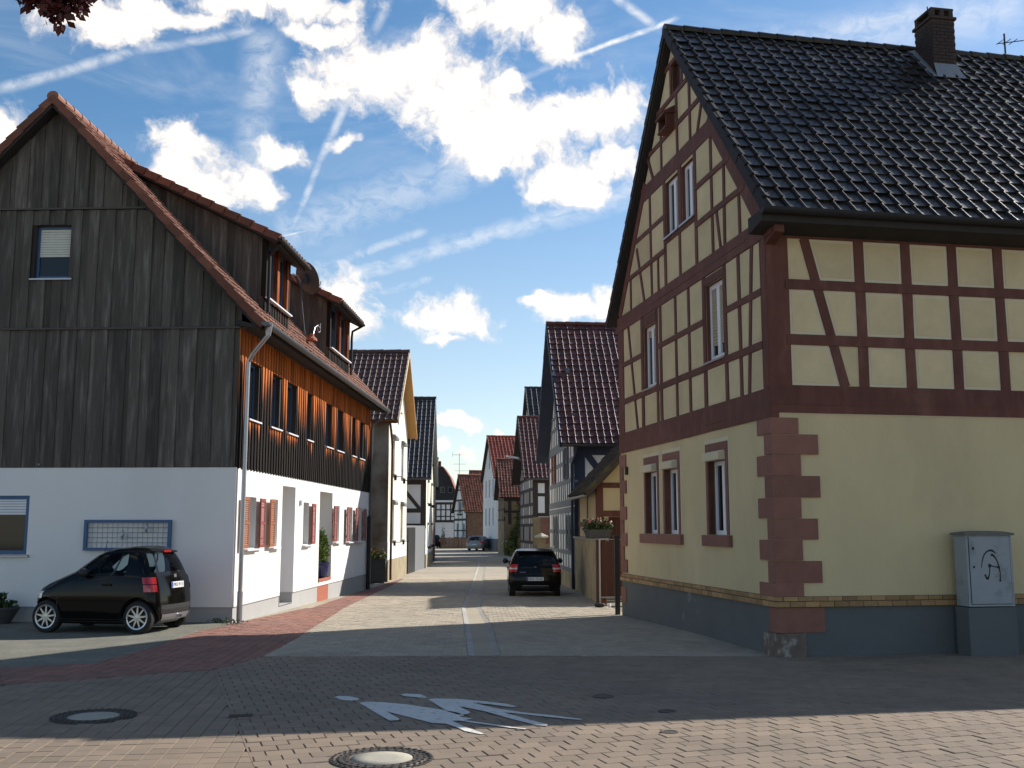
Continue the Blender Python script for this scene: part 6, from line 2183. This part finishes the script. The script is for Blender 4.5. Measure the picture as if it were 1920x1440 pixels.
# ---- the tiny black two-seater by the timber-clad house
c1 = thing('microcar', 'tiny black two-seater car with silver alloy wheels parked by the white wall', 'car', (-7.72, 20.55, -.01))
c1.rotation_euler = (0, 0, R(180 - 9))
c1.scale = (.985, 1.03, 1.045)
lv = [(.17, 1.20, -1.22, .66), (.24, 1.30, -1.32, .745), (.40, 1.345, -1.355, .775), (.58, 1.345, -1.35, .782), (.70, 1.32, -1.335, .780), (.79, 1.24, -1.32, .772), (.87, 1.10, -1.30, .764),
      (.95, .92, -1.275, .752), (1.02, .75, -1.25, .738), (1.08, .60, -1.225, .722), (1.18, .46, -1.18, .695), (1.28, .32, -1.13, .664), (1.37, .18, -1.075, .630), (1.44, .03, -1.02, .590), (1.49, -.15, -.96, .53), (1.525, -.40, -.88, .42), (1.54, -.58, -.80, .28)]
cb_ = CarBody(lv, .42, .24, .16, .10)
zs = [.17, .20, .24, .32, .40, .49, .58, .64, .70, .75, .79, .83, .87, .91, .95, .985, 1.02, 1.05, 1.08, 1.13, 1.18, 1.23, 1.28, 1.33, 1.37, 1.41, 1.44, 1.47, 1.49, 1.51, 1.525, 1.54]
gl_ = [(1.02, 1.41, [('L', .27, .97)]), (1.02, 1.41, [('Q', .27, .97)]), (1.05, 1.46, [('F', -.1, 1.1), ('FL', .0, .99), ('FQ', .0, .99)]), (1.08, 1.41, [('R', -.1, 1.1), ('RL', -.1, .5), ('RQ', -.1, .5)])]
cb_.build(c1, 'black_paint', [(.94, .345, .50, 1.0), (-.93, .345, .50, 1.0)], gl_, 'car_glass', zs)
for sg in 'LQ':
    sy = 1 if sg == 'L' else -1
    # door gap, window pillar, handle, mirror, arch trim
    cb_.patch(.32, 1.0, sg, .90, .908, .001, 6, 1).build('door_gap', 'black_plastic', c1)
    cb_.patch(1.02, 1.41, sg, .46, .505, .006, 6, 1).build('window_pillar', 'black_plastic', c1)
    cb_.patch(.20, .27, sg, .12, .90, .012, 1, 8).build('sill_trim', 'black_plastic', c1)
    p = cb_.seg(.86, sg, .42, .0)
    MB().box(-.09, .09, -.018, .018, -.01, .03, Fr(p, (1, 0, 0), ZU, (0, sy, 0))).build('door_handle', 'black_paint', c1)
    p = cb_.seg(1.06, sg, .93, 0)
    mb = MB().lathe([(.001, -.09), (.05, -.075), (.075, -.03), (.08, .03), (.07, .06), (.001, .065)], p + Vector((.02, sy * .11, .02)), axis='x', seg=12)
    mb.tube([p, p + Vector((.0, sy * .08, .0))], .022, 6)
    mb.build('wing_mirror', 'black_plastic', c1, smooth=True)
    cn = 'RL' if sg == 'L' else 'RQ'
    for z in (.935, .80):
        a = cb_.patch(z - .060, z + .060, cn, .30, .96, .012, 4, 6)
        a.build('tail_light', 'red_lens', c1)
    cb_.patch(.62, .74, 'FL' if sg == 'L' else 'FQ', .25, .75, .008, 3, 4).build('headlight', 'pale_lens', c1)
for x in (.94, -.93):
    for sy in (1, -1):
        wheel(c1, x, sy * .665, .292, .185, .205, 9, sy)
for sy in (.34, -.34):
    seats(c1, -.25, sy, 1.14)
MB().lathe([(.165, -.012), (.185, 0), (.165, .012), (.150, 0)], (.22, .34, 1.04), axis='x', seg=20, closed=True).build('steering_wheel', 'seat', c1)
MB().prism([(.30, .82), (.70, .82), (.60, .98), (.46, 1.02), (.34, .97)], -.64, .64, Fr((0, 0, 0), (1, 0, 0), ZU, (0, 1, 0))).build('dashboard', 'seat', c1)
MB().box(-1.1, 1.1, -.70, .70, .22, .30).build('floor_pan', 'black_plastic', c1)
cb_.patch(.225, .335, 'R', .0, 1.0, .018, 2, 8).build('diffuser', 'zinc', c1)
cb_.patch(.34, .50, 'R', -.02, 1.02, .008, 2, 8).build('bumper_insert', 'black_plastic', c1)
rf_ = Fr(cb_.seg(.80, 'R', .5, .004), (0, -1, 0), (.12, 0, 1), (-1, 0, .12))
plate(c1, Fr(cb_.seg(.84, 'R', .5, .012), (0, -1, 0), (.08, 0, 1), (-1, 0, .08)), 'MKK W 33', .46, .11)
mb = MB()
for y0, y1 in ((-.42, -.14), (.14, .42)):
    mb.prism([(-.90, 1.47), (-1.06, 1.44), (-1.07, 1.42), (-.95, 1.40)], y0, y1, Fr((0, 0, 0), (1, 0, 0), ZU, (0, 1, 0)))
mb.box(-1.05, -.92, -.42, .42, 1.432, 1.452)
mb.build('roof_spoiler', 'black_paint', c1)
MB().box(-1.085, -1.045, -.14, .14, 1.425, 1.458).build('brake_light', 'red_lens', c1)
MB().tube([(.66, -.50, 1.04), (.60, -.52, 1.26), (.52, -.54, 1.62)], .006, 5).build('aerial', 'black_metal', c1)
MB().tube([(-1.15, .02, 1.03), (-1.20, -.16, 1.06), (-1.19, -.30, 1.08)], .010, 5).build('rear_wiper', 'black_plastic', c1)
MB().lathe([(.028, -.06), (.030, .04), (.022, .04), (.022, -.04)], (-1.35, -.02, .28), axis='x', seg=12).build('exhaust', 'steel', c1)
MB().box(-.045, .045, -.03, .03, 0, .006, Fr(cb_.seg(1.0, 'R', .5, .006), (0, -1, 0), (.1, 0, 1), (-1, 0, .1))).build('badge', 'alloy', c1)

# ---- black hatchback on the right of the street
c2 = thing('hatchback', 'black hatchback parked on the right of the street, seen from behind', 'car', (.68, 34.4, gz(34)))
c2.rotation_euler = (0, 0, R(91.2))
lv = [(.18, 1.62, -1.70, .70), (.26, 1.76, -1.80, .79), (.42, 1.80, -1.83, .82), (.60, 1.78, -1.83, .825), (.74, 1.72, -1.79, .82), (.86, 1.50, -1.76, .81), (.95, 1.05, -1.73, .79), (1.0, .85, -1.70, .77),
      (1.15, .60, -1.62, .715), (1.30, .33, -1.53, .65), (1.39, .12, -1.46, .60), (1.44, -.10, -1.38, .53), (1.47, -.35, -1.25, .42), (1.48, -.6, -1.1, .25)]
cb_ = CarBody(lv, .45, .22, .2, .10)
zs = [.18, .22, .26, .34, .42, .51, .60, .67, .74, .80, .86, .91, .95, 1.0, 1.03, 1.10, 1.15, 1.22, 1.30, 1.35, 1.39, 1.42, 1.44, 1.46, 1.47, 1.48]
gl_ = [(1.0, 1.35, [('L', .12, .98)]), (1.0, 1.35, [('Q', .12, .98)]), (.97, 1.40, [('F', -.1, 1.1), ('FL', 0, .95), ('FQ', 0, .95)]), (1.03, 1.36, [('R', -.1, 1.1), ('RL', -.1, .45), ('RQ', -.1, .45)])]
cb_.build(c2, 'anthracite_paint', [(1.18, .34, .5, 1.1), (-1.19, .34, .5, 1.1)], gl_, 'car_glass_dark', zs)
for x in (1.18, -1.19):
    for sy in (1, -1):
        wheel(c2, x, sy * .70, .295, .19, .20, 8, sy)
for sg in 'LQ':
    sy = 1 if sg == 'L' else -1
    cn = 'R' + sg
    cb_.patch(.895, 1.0, cn, -.25, .85, .010, 3, 6).build('tail_light', 'red_lens', c2)
    cb_.patch(.845, .893, cn, -.25, .85, .011, 2, 6).build('reversing_light', 'pale_lens', c2)
    cb_.patch(.765, .843, cn, -.25, .85, .010, 3, 6).build('tail_light', 'red_lens', c2)
    p = cb_.seg(1.02, sg, .93, 0)
    mb = MB().lathe([(.001, -.10), (.06, -.085), (.09, -.03), (.09, .03), (.07, .06), (.001, .065)], p + Vector((.02, sy * .13, .03)), axis='x', seg=12)
    mb.tube([p, p + Vector((0, sy * .08, .0))], .025, 6)
    mb.build('wing_mirror', 'black_plastic', c2, smooth=True)
    p = cb_.seg(.86, sg, .42, 0)
    MB().box(-.09, .09, -.016, .016, -.01, .03, Fr(p, (1, 0, 0), ZU, (0, sy, 0))).build('door_handle', 'anthracite_paint', c2)
cb_.patch(.70, .712, 'R', -.05, 1.05, .003, 1, 8).build('tailgate_gap', 'black_plastic', c2)
cb_.patch(.24, .34, 'R', .12, .88, .012, 2, 8).build('bumper_insert', 'black_plastic', c2)
cb_.patch(.345, .365, 'R', .16, .84, .014, 1, 8).build('chrome_strip', 'zinc', c2)
plate(c2, Fr(cb_.seg(.56, 'R', .5, .012), (0, -1, 0), (.02, 0, 1), (-1, 0, .02)), 'MKK TB 402')
MB().lathe([(.05, 0), (.045, .012), (.001, .014)], cb_.seg(.91, 'R', .5, 0) - Vector((.016, 0, 0)), axis='x', seg=4).build('badge', 'zinc_dark', c2)
fr = Fr(cb_.seg(.76, 'R', .82, .008), (0, -1, 0), (0, 0, 1), (-1, 0, 0))
MB().box(-.09, .09, -.014, .014, 0, .004, fr).build('model_badge', 'zinc_dark', c2)
MB().prism([(-1.30, 1.455), (-1.58, 1.415), (-1.58, 1.39), (-1.40, 1.40)], -.56, .56, Fr((0, 0, 0), (1, 0, 0), ZU, (0, 1, 0))).build('roof_spoiler', 'anthracite_paint', c2)
MB().tube([(-1.70, .0, 1.05), (-1.69, -.2, 1.08), (-1.66, -.45, 1.12)], .011, 5).build('rear_wiper', 'black_plastic', c2)

# ---- silver estate at the far bend
c3 = thing('estate_car', 'silver estate car parked at the far bend by the white gabled house', 'car', (-3.25, 107.0, -.36))
c3.rotation_euler = (0, 0, R(90 - 14))
lv = [(.20, 2.05, -2.15, .72), (.30, 2.22, -2.26, .84), (.55, 2.25, -2.28, .88), (.75, 2.18, -2.25, .87), (.90, 1.75, -2.22, .85), (.97, 1.25, -2.20, .83), (1.15, .85, -2.10, .76), (1.35, .40, -1.95, .68), (1.44, .1, -1.85, .60), (1.48, -.3, -1.6, .45), (1.49, -.6, -1.4, .3)]
cb_ = CarBody(lv, .45, .26, .2, .10)
zs = [.20, .30, .42, .55, .65, .75, .83, .90, .97, 1.02, 1.15, 1.25, 1.35, 1.40, 1.44, 1.46, 1.48, 1.49]
gl_ = [(.97, 1.40, [('L', .05, .98)]), (.97, 1.40, [('Q', .05, .98)]), (.97, 1.42, [('F', -.1, 1.1), ('FL', 0, .95), ('FQ', 0, .95)]), (1.02, 1.40, [('R', -.1, 1.1), ('RL', -.1, .3), ('RQ', -.1, .3)])]
cb_.build(c3, 'silver_paint', [(1.35, .36, .5, 1.1), (-1.3, .36, .5, 1.1)], gl_, 'glass', zs)
for x in (1.35, -1.3):
    for sy in (1, -1):
        wheel(c3, x, sy * .75, .31, .20, .21, 8, sy)
for sg in 'LQ':
    cb_.patch(.78, .98, 'R' + sg, -.3, .9, .010, 3, 6).build('tail_light', 'red_lens', c3)
    p = cb_.seg(1.0, sg, .93, 0)
    MB().lathe([(.001, -.1), (.08, -.06), (.09, .04), (.001, .07)], p + Vector((.02, (.13 if sg == 'L' else -.13), .03)), axis='x', seg=8).build('wing_mirror', 'black_plastic', c3, smooth=True)
plate(c3, Fr(cb_.seg(.62, 'R', .5, .012), (0, -1, 0), (0, 0, 1), (-1, 0, 0)), 'MKK S 71')
c4 = thing('parked_car', 'dark car mostly hidden behind the end of the plank fence', 'car', (-9.2, 121.0, -.36))
c4.rotation_euler = (0, 0, R(100))
cb_ = CarBody(lv, .45, .26, .2, .10)
cb_.build(c4, 'anthracite_paint', [(1.35, .36, .5, 1.1), (-1.3, .36, .5, 1.1)], gl_, 'glass', zs)
for x in (1.35, -1.3):
    for sy in (1, -1):
        wheel(c4, x, sy * .75, .31, .20, .21, 8, sy)
for sg in 'LQ':
    cb_.patch(.78, .98, 'R' + sg, -.3, .9, .010, 3, 6).build('tail_light', 'red_lens', c4)
